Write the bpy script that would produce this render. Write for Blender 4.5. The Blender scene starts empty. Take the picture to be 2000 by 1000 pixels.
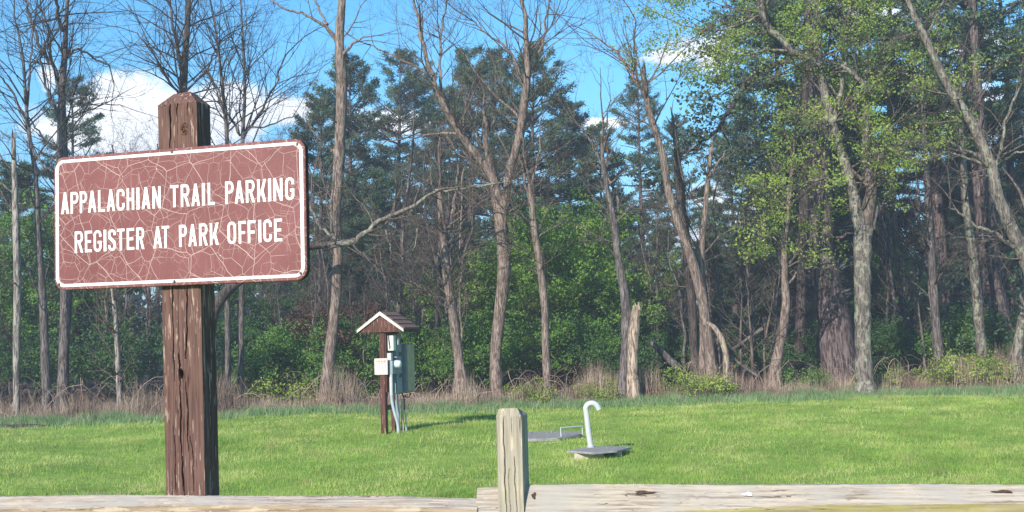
import bpy, math, random
import numpy as np
R = math.radians
rng = np.random.default_rng(7)
random.seed(7)
S = bpy.context.scene
COL = S.collection

# ------------------------------------------------------------ camera
F = 2500.0                       # focal length in pixels of the 2000 px wide photograph
TH = R(1.5); PT = math.atan(146 / 2500)
CAM = np.array([0, 0, 1.7])
DV = np.array([0, math.cos(PT), math.sin(PT)])
_r0 = np.array([1.0, 0, 0]); _u0 = np.array([0, -math.sin(PT), math.cos(PT)])
RV = math.cos(TH) * _r0 - math.sin(TH) * _u0
UV = math.cos(TH) * _u0 + math.sin(TH) * _r0
cd = bpy.data.cameras.new('camera'); cam = bpy.data.objects.new('camera', cd); COL.objects.link(cam)
cd.sensor_width = 36; cd.lens = 45; cd.clip_start = 0.05; cd.clip_end = 2000
from mathutils import Matrix, Vector
cam.matrix_world = Matrix(((RV[0], UV[0], -DV[0], CAM[0]), (RV[1], UV[1], -DV[1], CAM[1]), (RV[2], UV[2], -DV[2], CAM[2]), (0, 0, 0, 1)))
S.camera = cam
S.render.resolution_x = 1024; S.render.resolution_y = 512

# ------------------------------------------------------------ light
SUN_EL = R(29)
SUN_DIR = np.array([-0.47, -0.88, 0]); SUN_DIR /= np.linalg.norm(SUN_DIR)
SUN_DIR = np.array([SUN_DIR[0] * math.cos(SUN_EL), SUN_DIR[1] * math.cos(SUN_EL), math.sin(SUN_EL)])
sd = bpy.data.lights.new('sun', 'SUN'); so = bpy.data.objects.new('sun', sd); COL.objects.link(so)
sd.energy = 4.4; sd.angle = R(0.5); sd.color = (1.0, 0.93, 0.82)
so.rotation_euler = Vector(SUN_DIR).to_track_quat('Z', 'Y').to_euler()
S.view_settings.view_transform = 'Standard'; S.view_settings.look = 'None'
S.view_settings.exposure = 0.68; S.view_settings.gamma = 1.0

def raydir(px, py):
    v = DV + RV * (px - 1000) / F + UV * (500 - py) / F
    return v / np.linalg.norm(v)

class NT:                                                   # tiny node-tree writer
    def __init__(s, nt): s.nt = nt; s.nt.nodes.clear()
    def n(s, t, ins=None, **kw):
        nd = s.nt.nodes.new(t)
        for k, v in kw.items(): setattr(nd, k, v)
        for k, v in (ins or {}).items():
            if isinstance(v, tuple) and len(v) == 2 and isinstance(v[0], bpy.types.Node): s.nt.links.new(v[0].outputs[v[1]], nd.inputs[k])
            elif isinstance(v, bpy.types.Node): s.nt.links.new(v.outputs[0], nd.inputs[k])
            else: nd.inputs[k].default_value = v
        return nd
    def ramp(s, fac, stops, interp='LINEAR'):
        nd = s.n('ShaderNodeValToRGB', {'Fac': fac}); cr = nd.color_ramp; cr.interpolation = interp
        while len(cr.elements) < len(stops): cr.elements.new(0.5)
        for e, (p, c) in zip(cr.elements, stops):
            e.position = p; e.color = (*c, 1) if isinstance(c, tuple) else (c, c, c, 1)
        return nd
    def math(s, op, a, b=0.0, c=0.0, clamp=False): return s.n('ShaderNodeMath', {0: a, 1: b, 2: c}, operation=op, use_clamp=clamp)
    def vm(s, op, a, b=(0, 0, 0)): return s.n('ShaderNodeVectorMath', {0: a, 1: b}, operation=op)
    def mix(s, f, a, b, bt='MIX'):
        nd = s.n('ShaderNodeMix', data_type='RGBA', blend_type=bt)
        for k, v in ((0, f), (6, a), (7, b)):
            if isinstance(v, tuple) and len(v) == 2: s.nt.links.new(v[0].outputs[v[1]], nd.inputs[k])
            elif isinstance(v, bpy.types.Node): s.nt.links.new(v.outputs[2 if v.bl_idname == 'ShaderNodeMix' else 0], nd.inputs[k])
            else: nd.inputs[k].default_value = (*v, 1) if isinstance(v, tuple) and len(v) == 3 else v
        return nd
    def out(s, nd, idx): return (nd, idx)

# world: Nishita sky with clouds set by direction
W = bpy.data.worlds.new('World'); S.world = W; W.use_nodes = True
t = NT(W.node_tree)
sky = t.n('ShaderNodeTexSky', sky_type='NISHITA', sun_disc=False, sun_elevation=SUN_EL,
          sun_rotation=math.atan2(SUN_DIR[0], SUN_DIR[1]), air_density=1.0, dust_density=0.3, ozone_density=1.5)
skc = t.mix(1.0, sky, (1.0, 1.0, 1.0), 'MULTIPLY')
skc = t.n('ShaderNodeHueSaturation', {'Hue': .497, 'Saturation': 1.35, 'Value': 1.0, 'Color': (skc, 2)})
tc = t.n('ShaderNodeTexCoord')
dirv = t.vm('NORMALIZE', tc)
sepd = t.n('ShaderNodeSeparateXYZ', {0: dirv})
tint = t.mix(t.math('MULTIPLY', (sepd, 2), 4.5, clamp=True), (.44, .70, 1.02), (.70, 1.04, 1.17))
skc = t.mix(1.0, (skc, 0), tint, 'MULTIPLY')
nz = t.n('ShaderNodeTexNoise', {'Vector': t.vm('MULTIPLY', dirv, (1, 1, 1.9)), 'Scale': 13.0, 'Detail': 7.0, 'Roughness': 0.58})
nz2 = t.n('ShaderNodeTexNoise', {'Vector': dirv, 'Scale': 5.0, 'Detail': 2.0})
CLOUDS = [(210, 200, 95, 48), (330, 222, 190, 62), (440, 200, 80, 52), (555, 218, 60, 30), (740, 235, 110, 26), (250, 260, 240, 60), (95, 150, 30, 40),
          (1385, 88, 75, 38), (1325, 110, 60, 16), (1470, 45, 90, 40), (1390, 385, 60, 35), (1500, 400, 60, 60), (1560, 330, 60, 60), (1700, 30, 80, 40),
          (1900, 190, 70, 60), (1440, 460, 160, 25), (1930, 100, 90, 30), (1180, 240, 60, 14)]
acc = None
for (cx, cy, wx, wy) in CLOUDS:
    c = raydir(cx, cy)
    df = t.vm('SUBTRACT', dirv, tuple(c))
    sc = t.vm('MULTIPLY', df, (F / wx, F / ((wx + wy) / 2) * .5, F / wy))
    ln = t.n('ShaderNodeVectorMath', {0: sc}, operation='LENGTH')
    v = t.math('SUBTRACT', 1.0, (ln, 1))
    acc = v if acc is None else t.math('SMOOTH_MAX', acc, v, 0.25)
n1 = t.math('MULTIPLY', t.math('SUBTRACT', nz, 0.5), 3.2)
den = t.math('ADD', acc, n1)
cm = t.ramp(t.math('MULTIPLY', t.math('ADD', den, 0.0), 1.2, clamp=True), [(0.0, 0.0), (0.3, 0.55), (0.55, 1.0)])
cc = t.mix(t.ramp(nz2, [(0.35, 0.0), (0.65, 1.0)]), (5.6, 6.1, 6.9), (7.6, 7.8, 8.1))
fin = t.mix(cm, skc, cc)
bg = t.n('ShaderNodeBackground', {'Color': (fin, 2), 'Strength': 0.12})
t.n('ShaderNodeOutputWorld', {'Surface': bg})

# ------------------------------------------------------------ geometry helpers
def P(px, py, dep):                                          # photograph pixel + distance along the view axis -> world point
    return CAM + dep * (DV + RV * (px - 1000) / F + UV * (500 - py) / F)
def hit(px, py, p0, n):                                      # pixel ray with a plane
    d = DV + RV * (px - 1000) / F + UV * (500 - py) / F
    return CAM + d * (np.dot(p0 - CAM, n) / np.dot(d, n))
def gz(x, y):
    x = np.asarray(x, float); y = np.asarray(y, float)
    s = np.clip((y - 5) / 8, 0, 1); s = s * s * (3 - 2 * s)
    z = -0.13 * s - .30 * np.exp(-((y - 17) / 6) ** 2) * s + 0.03 * np.sin(x * .55 + 1.0) * np.sin(y * .4) * s + 0.02 * np.sin(x * 1.3 + y * .9) * s
    return z + np.clip((y - 60) / 200, 0, 1) * 1.5
def gpt(px, py):                                             # pixel -> ground point
    d = DV + RV * (px - 1000) / F + UV * (500 - py) / F
    lo, hi = 4.0, 90.0
    for _ in range(40):
        m = (lo + hi) / 2; q = CAM + d * m
        if q[2] > gz(q[0], q[1]): lo = m
        else: hi = m
    return CAM + d * lo

class MB:
    def __init__(s): s.v = []; s.f = {}; s.n = 0
    def add(s, v, f, m=0):
        v = np.asarray(v, float).reshape(-1, 3); f = np.asarray(f, int)
        s.v.append(v); s.f.setdefault((f.shape[1], m), []).append(f + s.n); s.n += len(v)
    def build(s, name, mats, parent=None, smooth=True, origin=None):
        me = bpy.data.meshes.new(name)
        if s.n:
            V = np.concatenate(s.v)
            o = np.array(parent.location) if (parent is not None and origin is None) else (np.zeros(3) if origin is None else np.asarray(origin, float))
            if parent is not None and parent.parent is not None and origin is None: o = o + np.array(parent.parent.location)
            V = V - o
            loops = []; starts = []; tot = []; mi = []; c = 0
            for (k, m), fl in s.f.items():
                f = np.concatenate(fl); loops.append(f.ravel()); starts.append(c + np.arange(len(f)) * k); tot.append(np.full(len(f), k)); mi.append(np.full(len(f), m)); c += f.size
            L = np.concatenate(loops); st = np.concatenate(starts); mi = np.concatenate(mi)
            me.vertices.add(len(V)); me.vertices.foreach_set('co', V.ravel())
            me.loops.add(len(L)); me.loops.foreach_set('vertex_index', L.astype(np.int32))
            me.polygons.add(len(st)); me.polygons.foreach_set('loop_start', st.astype(np.int32))
            me.polygons.foreach_set('material_index', mi.astype(np.int32))
            me.polygons.foreach_set('use_smooth', np.full(len(st), smooth))
            me.update(calc_edges=True); me.validate()
        for m in (mats if isinstance(mats, (list, tuple)) else [mats]): me.materials.append(m)
        ob = bpy.data.objects.new(name, me); COL.objects.link(ob)
        if parent is not None: ob.parent = parent
        elif origin is not None: ob.location = tuple(origin)
        return ob
def tag(o, label=None, cat=None, group=None, kind=None):
    if label: o['label'] = label
    if cat: o['category'] = cat
    if group: o['group'] = group
    if kind: o['kind'] = kind
    return o
def thing(name, label, cat, loc, group=None):
    o = bpy.data.objects.new(name, None); COL.objects.link(o); o.location = tuple(float(a) for a in loc); o.empty_display_size = 0.2
    return tag(o, label, cat, group)

def tubes(mb, pts, rad, n=5, m=0, cap=False, rough=0.0, sq=None):
    """pts (N,K,3), rad (N,K): N swept tubes at once"""
    pts = np.asarray(pts, float); rad = np.asarray(rad, float)
    if pts.ndim == 2: pts = pts[None]; rad = rad[None]
    N, K, _ = pts.shape
    T = np.gradient(pts, axis=1); T /= np.linalg.norm(T, axis=2, keepdims=True) + 1e-9
    ref = np.eye(3)[np.argmin(np.abs(T).max(1) + np.array([0, .01, .02]), axis=1)][:, None, :] * np.ones((N, K, 1))
    A = np.cross(T, ref); A /= np.linalg.norm(A, axis=2, keepdims=True) + 1e-9
    B = np.cross(T, A)
    a = np.arange(n) / n * 2 * np.pi
    rr = rad[:, :, None] * np.ones(n)
    if rough:
        kc = max(2, K // 7 + 1); cr = rng.standard_normal((N, kc, n)); f_ = np.linspace(0, kc - 1.001, K); i_ = f_.astype(int); w_ = (f_ - i_)[None, :, None]
        rr = rr * (1 + rough * (cr[:, i_] * (1 - w_) + cr[:, np.minimum(i_ + 1, kc - 1)] * w_))
    V = pts[:, :, None] + rr[..., None] * (np.cos(a)[:, None] * A[:, :, None] + np.sin(a)[:, None] * B[:, :, None])
    i = np.arange(N)[:, None, None] * K * n; k = np.arange(K - 1)[None, :, None] * n; j = np.arange(n)[None, None, :]; j2 = (j + 1) % n
    f = np.stack([i + k + j, i + k + j2, i + k + n + j2, i + k + n + j], -1).reshape(-1, 4)
    mb.add(V, f, m)
    if cap:
        for q in range(N):
            b = V[q, -1]; c = b.mean(0); mb.add(np.vstack([b, c[None]]), [[z, (z + 1) % n, n] for z in range(n)], m)
            b = V[q, 0]; c = b.mean(0); mb.add(np.vstack([b, c[None]]), [[(z + 1) % n, z, n] for z in range(n)], m)
def resamp(p, k, smooth=True):
    p = np.asarray(p, float); s = np.r_[0, np.cumsum(np.linalg.norm(np.diff(p[:, :3], axis=0), axis=1))]
    u = np.linspace(0, s[-1], k)
    if smooth and len(p) > 2:                                # Catmull-Rom through the points
        out = []
        for x in u:
            i = min(max(np.searchsorted(s, x) - 1, 0), len(p) - 2); tt = (x - s[i]) / (s[i + 1] - s[i] + 1e-9)
            p0 = p[max(i - 1, 0)]; p1 = p[i]; p2 = p[i + 1]; p3 = p[min(i + 2, len(p) - 1)]
            out.append(.5 * (2 * p1 + (p2 - p0) * tt + (2 * p0 - 5 * p1 + 4 * p2 - p3) * tt ** 2 + (3 * p1 - p0 - 3 * p2 + p3) * tt ** 3))
        return np.array(out)
    return np.stack([np.interp(u, s, p[:, c]) for c in range(p.shape[1])], 1)
class FR:                                                    # a local frame: x right, y away, z up
    def __init__(s, o, yaw, lean=(0, 0)):
        s.o = np.asarray(o, float); c, n = math.cos(yaw), math.sin(yaw)
        s.x = np.array([c, n, 0]); s.y = np.array([-n, c, 0]); s.z = np.array([0, 0, 1.0])
    def __call__(s, v):
        v = np.asarray(v, float).reshape(-1, 3); return s.o + v[:, :1] * s.x + v[:, 1:2] * s.y + v[:, 2:3] * s.z
BF = np.array([[0, 3, 2, 1], [4, 5, 6, 7], [0, 1, 5, 4], [1, 2, 6, 5], [2, 3, 7, 6], [3, 0, 4, 7]])
def box(mb, fr, x0, x1, y0, y1, z0, z1, m=0, bev=0.0):
    if bev <= 0:
        mb.add(fr([(x0, y0, z0), (x1, y0, z0), (x1, y1, z0), (x0, y1, z0), (x0, y0, z1), (x1, y0, z1), (x1, y1, z1), (x0, y1, z1)]), BF, m); return
    b = bev; ring = lambda z, e: [(x0 + e + 0, y0 + b, z), (x0 + b, y0 + e, z), (x1 - b, y0 + e, z), (x1 - e, y0 + b, z), (x1 - e, y1 - b, z), (x1 - b, y1 - e, z), (x0 + b, y1 - e, z), (x0 + e, y1 - b, z)]
    def ring2(z, e): return [(min(max(x, x0 + e), x1 - e), min(max(y, y0 + e), y1 - e), z) for x, y, z in ring(z, 0)]
    rs = [ring2(z0, b * .7), ring2(z0 + b, 0), ring2(z1 - b, 0), ring2(z1, b * .7)]
    v = np.array(sum(rs, [])); f = []
    for k in range(3):
        for j in range(8): f.append([k * 8 + j, k * 8 + (j + 1) % 8, k * 8 + 8 + (j + 1) % 8, k * 8 + 8 + j])
    mb.add(fr(v), f, m); mb.add(fr(v[:8]), [list(range(7, -1, -1))], m); mb.add(fr(v[24:]), [list(range(8))], m)

# ------------------------------------------------------------ materials
def newmat(name):
    m = bpy.data.materials.new(name); m.use_nodes = True; return m, NT(m.node_tree)
def finish(t, col, rough=0.8, bump=None, bstr=0.3, bdist=0.01, metal=0.0, spec=0.3, trans=None):
    ins = {'Roughness': rough, 'Metallic': metal, 'Specular IOR Level': spec}
    if isinstance(col, bpy.types.Node): ins['Base Color'] = (col, 2) if col.bl_idname == 'ShaderNodeMix' else (col, 0)
    else: ins['Base Color'] = (*col, 1)
    if bump is not None: ins['Normal'] = t.n('ShaderNodeBump', {'Height': bump, 'Strength': bstr, 'Distance': bdist})
    b = t.n('ShaderNodeBsdfPrincipled', ins)
    if trans:
        tr = t.n('ShaderNodeBsdfTranslucent', {'Color': ins['Base Color']})
        b = t.n('ShaderNodeMixShader', {0: trans, 1: b, 2: tr})
    t.n('ShaderNodeOutputMaterial', {'Surface': b})
def oc(t, sc=(1, 1, 1), world=False):
    if world:
        g = t.n('ShaderNodeNewGeometry'); return t.vm('MULTIPLY', g, sc)
    c = t.n('ShaderNodeTexCoord'); return t.vm('MULTIPLY', (c, 3), sc)
def noise(t, vec, sc, det=4, ro=.55, dist=0.0): return t.n('ShaderNodeTexNoise', {'Vector': vec, 'Scale': sc, 'Detail': det, 'Roughness': ro, 'Distortion': dist})

def bark(name, c0, c1, c2, sc=1.0, lichen=None, furrow=0.35, wavy=.6):
    m, t = newmat(name)
    v = oc(t, (1, 1, .16)); n = noise(t, v, 22 * sc, 5, .65, wavy)
    fn = noise(t, oc(t, (1, 1, .10)), 60 * sc, 3, .6, .3)
    base = t.ramp(t.math('ADD', t.math('MULTIPLY', n, .6), t.math('MULTIPLY', fn, .4)), [(0.38, tuple(a * .6 for a in c0)), (0.46, c0), (0.52, c1), (0.64, c2)])
    big = noise(t, oc(t), 1.6, 3)
    col = t.mix(t.ramp(big, [(0.4, 0.0), (0.7, .45)]), base, tuple(a * .55 for a in c1))
    if lichen:
        ln = noise(t, oc(t, (1, 1, .7)), 7, 5, .7)
        col = t.mix(t.ramp(ln, [(0.52, 0.0), (0.6, .8)]), col, lichen)
    finish(t, col, .92, n, furrow * 2.2, .03, spec=.15)
    return m
def plain(name, c, rough=.6, var=.15, sc=8, metal=0, spec=.4):
    m, t = newmat(name); n = noise(t, oc(t), sc, 4)
    col = t.ramp(n, [(0.3, tuple(a * (1 - var) for a in c)), (0.7, tuple(min(1, a * (1 + var)) for a in c))])
    finish(t, col, rough, n, .08, .01, metal, spec); return m
def leafm(name, ca, cb, cd_, trans=.35, sc=2.2):
    m, t = newmat(name); v = oc(t, world=True)
    n = noise(t, v, sc, 2); f = noise(t, v, 38, 1)
    mixf = t.math('ADD', t.math('MULTIPLY', n, .6), t.math('MULTIPLY', f, .4))
    col = t.ramp(mixf, [(0.36, ca), (0.5, cb), (0.64, cd_)])
    finish(t, col, .55, spec=.25, trans=trans); return m

M = {}
M['bark_tan'] = bark('bark_tan', (.10, .070, .058), (.25, .185, .155), (.38, .30, .26))
M['bark_grey'] = bark('bark_grey', (.06, .048, .046), (.16, .132, .125), (.28, .245, .235))
M['bark_dead'] = bark('bark_dead', (.12, .10, .09), (.34, .29, .26), (.50, .44, .40), .8)
M['bark_dark'] = bark('bark_dark', (.035, .028, .026), (.085, .066, .060), (.16, .13, .115))
M['bark_pine'] = bark('bark_pine', (.045, .032, .032), (.15, .11, .105), (.25, .195, .18), .55, wavy=1.2)
M['bark_lichen'] = bark('bark_lichen', (.075, .06, .052), (.19, .155, .135), (.30, .26, .225), .8, lichen=(.30, .31, .22))
M['bark_stump'] = bark('bark_stump', (.15, .10, .075), (.42, .32, .25), (.60, .48, .39), .8)
M['twig'] = bark('twig', (.08, .06, .05), (.17, .13, .105), (.27, .215, .18), 1)
M['twig_dark'] = bark('twig_dark', (.035, .03, .028), (.08, .066, .06), (.14, .115, .10), 1)
M['needle'] = leafm('needle', (.038, .068, .044), (.075, .125, .072), (.135, .195, .09), .15, .9)
M['needle_far'] = leafm('needle_far', (.025, .048, .040), (.045, .078, .060), (.075, .115, .078), .1, .35)
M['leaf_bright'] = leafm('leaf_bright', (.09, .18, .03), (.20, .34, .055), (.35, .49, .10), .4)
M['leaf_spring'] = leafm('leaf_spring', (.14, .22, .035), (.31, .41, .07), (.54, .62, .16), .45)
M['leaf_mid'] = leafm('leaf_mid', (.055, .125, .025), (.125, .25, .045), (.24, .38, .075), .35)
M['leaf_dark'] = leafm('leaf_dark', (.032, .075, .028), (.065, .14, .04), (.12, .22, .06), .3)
M['leaf_red'] = leafm('leaf_red', (.07, .035, .02), (.13, .065, .04), (.19, .12, .07), .3)
M['brush'] = leafm('brush', (.16, .10, .075), (.32, .23, .17), (.52, .42, .31), .1, 1.2)
M['litter'] = leafm('litter', (.07, .045, .03), (.15, .10, .068), (.24, .175, .12), .1, 1.2)

# ------------------------------------------------------------ ground
def ybound(x): return 31.0 + 0.09 * np.asarray(x) + .35 * np.sin(np.asarray(x) * .9)
m, t = newmat('ground'); v = oc(t, world=True)
n1 = noise(t, v, .45, 4); n2 = noise(t, v, 7, 5, .7); n3 = noise(t, v, 40, 3)
g = t.ramp(t.math('ADD', t.math('MULTIPLY', n1, .45), t.math('MULTIPLY', n2, .55)), [(0.35, (.10, .18, .03)), (0.5, (.20, .31, .05)), (0.65, (.30, .40, .09))])
fl = t.ramp(n2, [(0.35, (.035, .024, .016)), (0.6, (.085, .06, .042)), (.75, (.12, .09, .06))])
sp = t.n('ShaderNodeSeparateXYZ', {0: v})
bd = t.math('SUBTRACT', (sp, 1), t.math('ADD', t.math('MULTIPLY', (sp, 0), .09), t.math('ADD', 30.6, t.math('MULTIPLY', n2, .9))))
col = t.mix(t.math('MULTIPLY', bd, 2.0, clamp=True), g, fl)
finish(t, col, .95, n3, .6, .03, spec=.1); M['ground'] = m
mb = MB()
xs = np.unique(np.r_[np.linspace(-300, -40, 25), np.linspace(-40, 40, 161), np.linspace(40, 300, 25)])
ys = np.unique(np.r_[np.linspace(-150, -5, 15), np.linspace(-5, 60, 131), np.linspace(60, 420, 40)])
X, Y = np.meshgrid(xs, ys); V = np.stack([X, Y, gz(X, Y)], -1).reshape(-1, 3)
nx, ny = len(xs), len(ys); i, j = np.meshgrid(np.arange(nx - 1), np.arange(ny - 1)); q = (j * nx + i).ravel()
mb.add(V, np.stack([q, q + 1, q + nx + 1, q + nx], 1))
tag(mb.build('ground', M['ground']), kind='structure')

def blades(mb, x, y, h, w, lean, m=0, z=None, two=False):
    n = len(x); b = np.stack([x, y, gz(x, y) - .01 if z is None else z], 1)
    a = rng.uniform(0, 2 * np.pi, n); s = np.stack([np.cos(a), np.sin(a), 0 * a], 1) * (w / 2)[:, None]
    la = rng.uniform(0, 2 * np.pi, n); l = np.stack([np.cos(la), np.sin(la), 0 * a], 1) * (lean * h)[:, None]
    mid = b + l * .35 + np.array([0, 0, 1]) * (h * .6)[:, None]; tip = b + l + np.array([0, 0, 1]) * h[:, None]
    if two:
        V = np.stack([b - s, b + s, mid + s * .8, mid - s * .8, tip], 1)
        k = np.arange(n)[:, None] * 5
        mb.add(V, k + np.array([0, 1, 2, 3]), m); mb.add(np.zeros((0, 3)), np.zeros((0, 3), int), m)
        mb.f.setdefault((3, m), []).append(k + np.array([3, 2, 4]) + mb.n - 5 * n)
    else:
        V = np.stack([b - s, b + s, tip], 1); mb.add(V, np.arange(n)[:, None] * 3 + np.array([0, 1, 2]), m)

m, t = newmat('grass_blade'); v = oc(t, world=True)
a1 = noise(t, v, .7, 4, .65); a2 = noise(t, v, 5, 3, .7); a3 = noise(t, v, 60, 1)
mixf = t.math('ADD', t.math('ADD', t.math('MULTIPLY', a1, .55), t.math('MULTIPLY', a2, .22)), t.math('MULTIPLY', a3, .25))
col = t.ramp(mixf, [(0.30, (.08, .17, .03)), (0.41, (.18, .31, .05)), (0.49, (.30, .45, .08)), (.59, (.56, .61, .20))])
red = noise(t, v, 2.1, 3, .6)
col = t.mix(t.ramp(t.math('MULTIPLY', red, a3), [(0.27, 0.0), (0.36, .65)]), col, (.42, .31, .17))
finish(t, col, .6, spec=.2, trans=.35); M['grass'] = m
M['seed'] = leafm('seed_head', (.20, .12, .06), (.38, .30, .14), (.55, .48, .26), .2, 1.5)
m, t = newmat('tall_grass'); v = oc(t, world=True); a2 = noise(t, v, 3, 4, .7)
col = t.ramp(a2, [(0.35, (.11, .20, .08)), (0.5, (.20, .32, .13)), (.65, (.33, .42, .22))])
finish(t, col, .6, spec=.2, trans=.3); M['tall'] = m

mb = MB()
N = 900000
u = rng.uniform(0, 1, N); y = 3.5 * (34 / 3.5) ** u; y = np.where(y < 9, rng.uniform(9, 33, N), y)
x = rng.uniform(-1, 1, N) * (.44 * y + 1.5)
# clumping
cl = np.sin(x * 3.1 + np.sin(y * 2.3) * 2) * np.sin(y * 2.7 + np.sin(x * 1.9) * 2)
keep = (rng.uniform(-1.6, 1, N) < cl) & (y < ybound(x) + .3); x, y, cl = x[keep], y[keep], cl[keep]; n = len(x)
h = rng.uniform(.025, .07, n) * (1 + .35 * cl) * np.where(rng.uniform(0, 1, n) < .03, 2.4, 1)
blades(mb, x, y, h, rng.uniform(.005, .009, n) * (.7 + y / 30), rng.uniform(.1, .8, n))
n = 70000; x = rng.uniform(-3.6, 3.6, n); y = rng.uniform(5.2, 9.2, n)
blades(mb, x, y, rng.uniform(.04, .1, n), rng.uniform(.005, .009, n), rng.uniform(.1, .8, n))
n = 16000; x = rng.uniform(-13, 14, n); y = rng.uniform(10, 31, n); ok = np.sin(x * 1.1 + 2 * np.sin(y * .5)) * np.sin(y * .9 + x * .4) > rng.uniform(-.2, 1.0, n); x, y = x[ok], y[ok]; n = len(x)
blades(mb, x, y, rng.uniform(.07, .17, n), rng.uniform(.005, .010, n), rng.uniform(.05, .4, n), 1)
tag(mb.build('grass', [M['grass'], M['seed']], smooth=False), 'sunlit mown green lawn between the rail fence and the woods', 'grass', kind='stuff')
mb = MB(); n = 60000
x = rng.uniform(-16, 17, n); y = ybound(x) - np.abs(rng.normal(0, .75, n)) + .2
cl = .5 + .5 * np.sin(x * 2.1 + np.sin(x * 5)) * np.sin(y * 3 + x)
blades(mb, x, y, rng.uniform(.1, .28, n) * (.5 + .7 * cl), rng.uniform(.012, .02, n), rng.uniform(.1, .6, n))
tag(mb.build('tall_grass', M['tall'], smooth=False), 'strip of taller grey-green grass along the edge of the woods', 'grass', kind='stuff')

# brush band: dead stalks and brambles
mb = MB(); n = 42000
x = rng.uniform(-17, 19, n); y = ybound(x) + np.abs(rng.normal(0, 1.4, n)) + .0
cl = np.clip(.5 + .5 * np.sin(x * 1.3 + 2 * np.sin(x * .6 + y * .5)) + .3 * np.sin(x * 4.1), .42, 1.15)
blades(mb, x, y, rng.uniform(.25, 1.15, n) * cl, rng.uniform(.008, .02, n), rng.uniform(.02, .35, n))
n = 26000; x = rng.uniform(-17, 19, n); y = ybound(x) + rng.normal(.3, .55, n)      # short litter at the front
blades(mb, x, y, rng.uniform(.05, .3, n), rng.uniform(.01, .025, n), rng.uniform(.3, 1.6, n))
N = 650; x = rng.uniform(-17, 19, N); y = ybound(x) + rng.uniform(-.1, 3.0, N)                # arching canes
a = rng.uniform(0, 2 * np.pi, N); Lc = rng.uniform(.5, 1.7, N); Hh = rng.uniform(.25, 1.0, N)
tt = np.linspace(0, 1, 7)[None, :]
px_ = x[:, None] + np.cos(a)[:, None] * Lc[:, None] * tt + rng.normal(0, .03, (N, 7)); py_ = y[:, None] + .5 * np.sin(a)[:, None] * Lc[:, None] * tt
pz_ = gz(px_, py_) + Hh[:, None] * np.sin(tt * np.pi * .85) + rng.normal(0, .02, (N, 7))
tubes(mb, np.stack([px_, py_, pz_], -1), np.linspace(.0065, .003, 7)[None] * rng.uniform(.7, 1.3, (N, 1)), 3)
tag(mb.build('brush', M['brush'], smooth=False), 'tangled band of dead brown stalks and brambles at the wood edge', 'brush', kind='stuff')
mb = MB(); n = 60000
x = rng.uniform(-22, 24, n); y = ybound(x) + rng.uniform(.3, 16, n)
blades(mb, x, y, rng.uniform(.02, .16, n), rng.uniform(.03, .07, n), rng.uniform(.5, 2.5, n))
tag(mb.build('leaf_litter', M['litter'], smooth=False), 'brown fallen leaves covering the floor of the woods', 'leaves', kind='stuff')

# ------------------------------------------------------------ sign
class FV:                                                    # frame from explicit axes
    def __init__(s, o, x, y, z): s.o, s.x, s.y, s.z = [np.asarray(a, float) for a in (o, x, y, z)]
    def __call__(s, v):
        v = np.asarray(v, float).reshape(-1, 3); return s.o + v[:, :1] * s.x + v[:, 1:2] * s.y + v[:, 2:3] * s.z
_y = R(-18.29); _l = R(-0.6)
sx = np.array([math.cos(_y), math.sin(_y), 0]); sy = np.array([-math.sin(_y), math.cos(_y), 0]); szv = np.array([0, 0, 1.0])
sx2 = sx * math.cos(.0005) ; szl = szv
SO = np.array([-1.408, 5.3536, 2.2151])
SF = FV(SO, sx, sy, szl)
SW, SH = 1.219, .579
def s_uv(px, py): q = hit(px, py, SO, sy) - SO; return q @ sx, q @ szl

def crack_nodes(t, v, amt=.5):
    dn = t.n('ShaderNodeTexNoise', {'Vector': v, 'Scale': 5.0, 'Detail': 2.0})
    dv = t.vm('ADD', v, t.vm('MULTIPLY', t.vm('SUBTRACT', (dn, 1), (.5, .5, .5)), (.065, .065, .065)))
    vo = lambda sc_, off, rd: t.n('ShaderNodeTexVoronoi', {'Vector': t.vm('ADD', dv, off), 'Scale': sc_, 'Randomness': rd}, voronoi_dimensions='2D', feature='DISTANCE_TO_EDGE')
    wv = t.math('ADD', .6, noise(t, v, 14, 2))
    a = vo(6.2, (.4, .9, 0), .85); b = vo(12.5, (3.3, 1.7, 0), 1.0); c = vo(23.0, (1.3, 7.7, 0), 1.0)
    gb = t.ramp(noise(t, v, 6, 1), [(.34, 0.0), (.42, .85)]); gc = t.ramp(noise(t, t.vm('ADD', v, (5, 2, 0)), 8, 1), [(.42, 0.0), (.52, .6)])
    la = t.ramp(t.math('DIVIDE', a, wv), [(0.003, 1.0), (0.0085, 0.0)]); lb = t.math('MULTIPLY', t.ramp(t.math('DIVIDE', b, wv), [(0.005, 1.0), (0.013, 0.0)]), gb)
    lc = t.math('MULTIPLY', t.ramp(c, [(0.008, 1.0), (0.022, 0.0)]), gc)
    lb = t.math('MAXIMUM', lb, lc)
    return t.math('MAXIMUM', la, lb), dv
m, t = newmat('sign_brown'); tcn = t.n('ShaderNodeTexCoord'); sp = t.n('ShaderNodeSeparateXYZ', {0: (tcn, 3)})
v2 = t.n('ShaderNodeCombineXYZ', {0: (sp, 0), 1: (sp, 2)})
ck, dv = crack_nodes(t, v2)
st = noise(t, t.vm('MULTIPLY', v2, (1, .08, 1)), 60, 3); bl = noise(t, v2, 3, 3)
mott = noise(t, v2, 220, 2)
bc = t.ramp(bl, [(.3, (.155, .046, .043)), (.7, (.21, .070, .067))])
bc = t.mix(t.ramp(mott, [(.45, 0.0), (.7, .3)]), bc, (.34, .15, .14))
bc = t.mix(t.ramp(st, [(.55, 0.0), (.8, .35)]), bc, (.36, .17, .155))
col = t.mix(t.math('MULTIPLY', ck, .72), bc, (.60, .44, .40))
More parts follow.
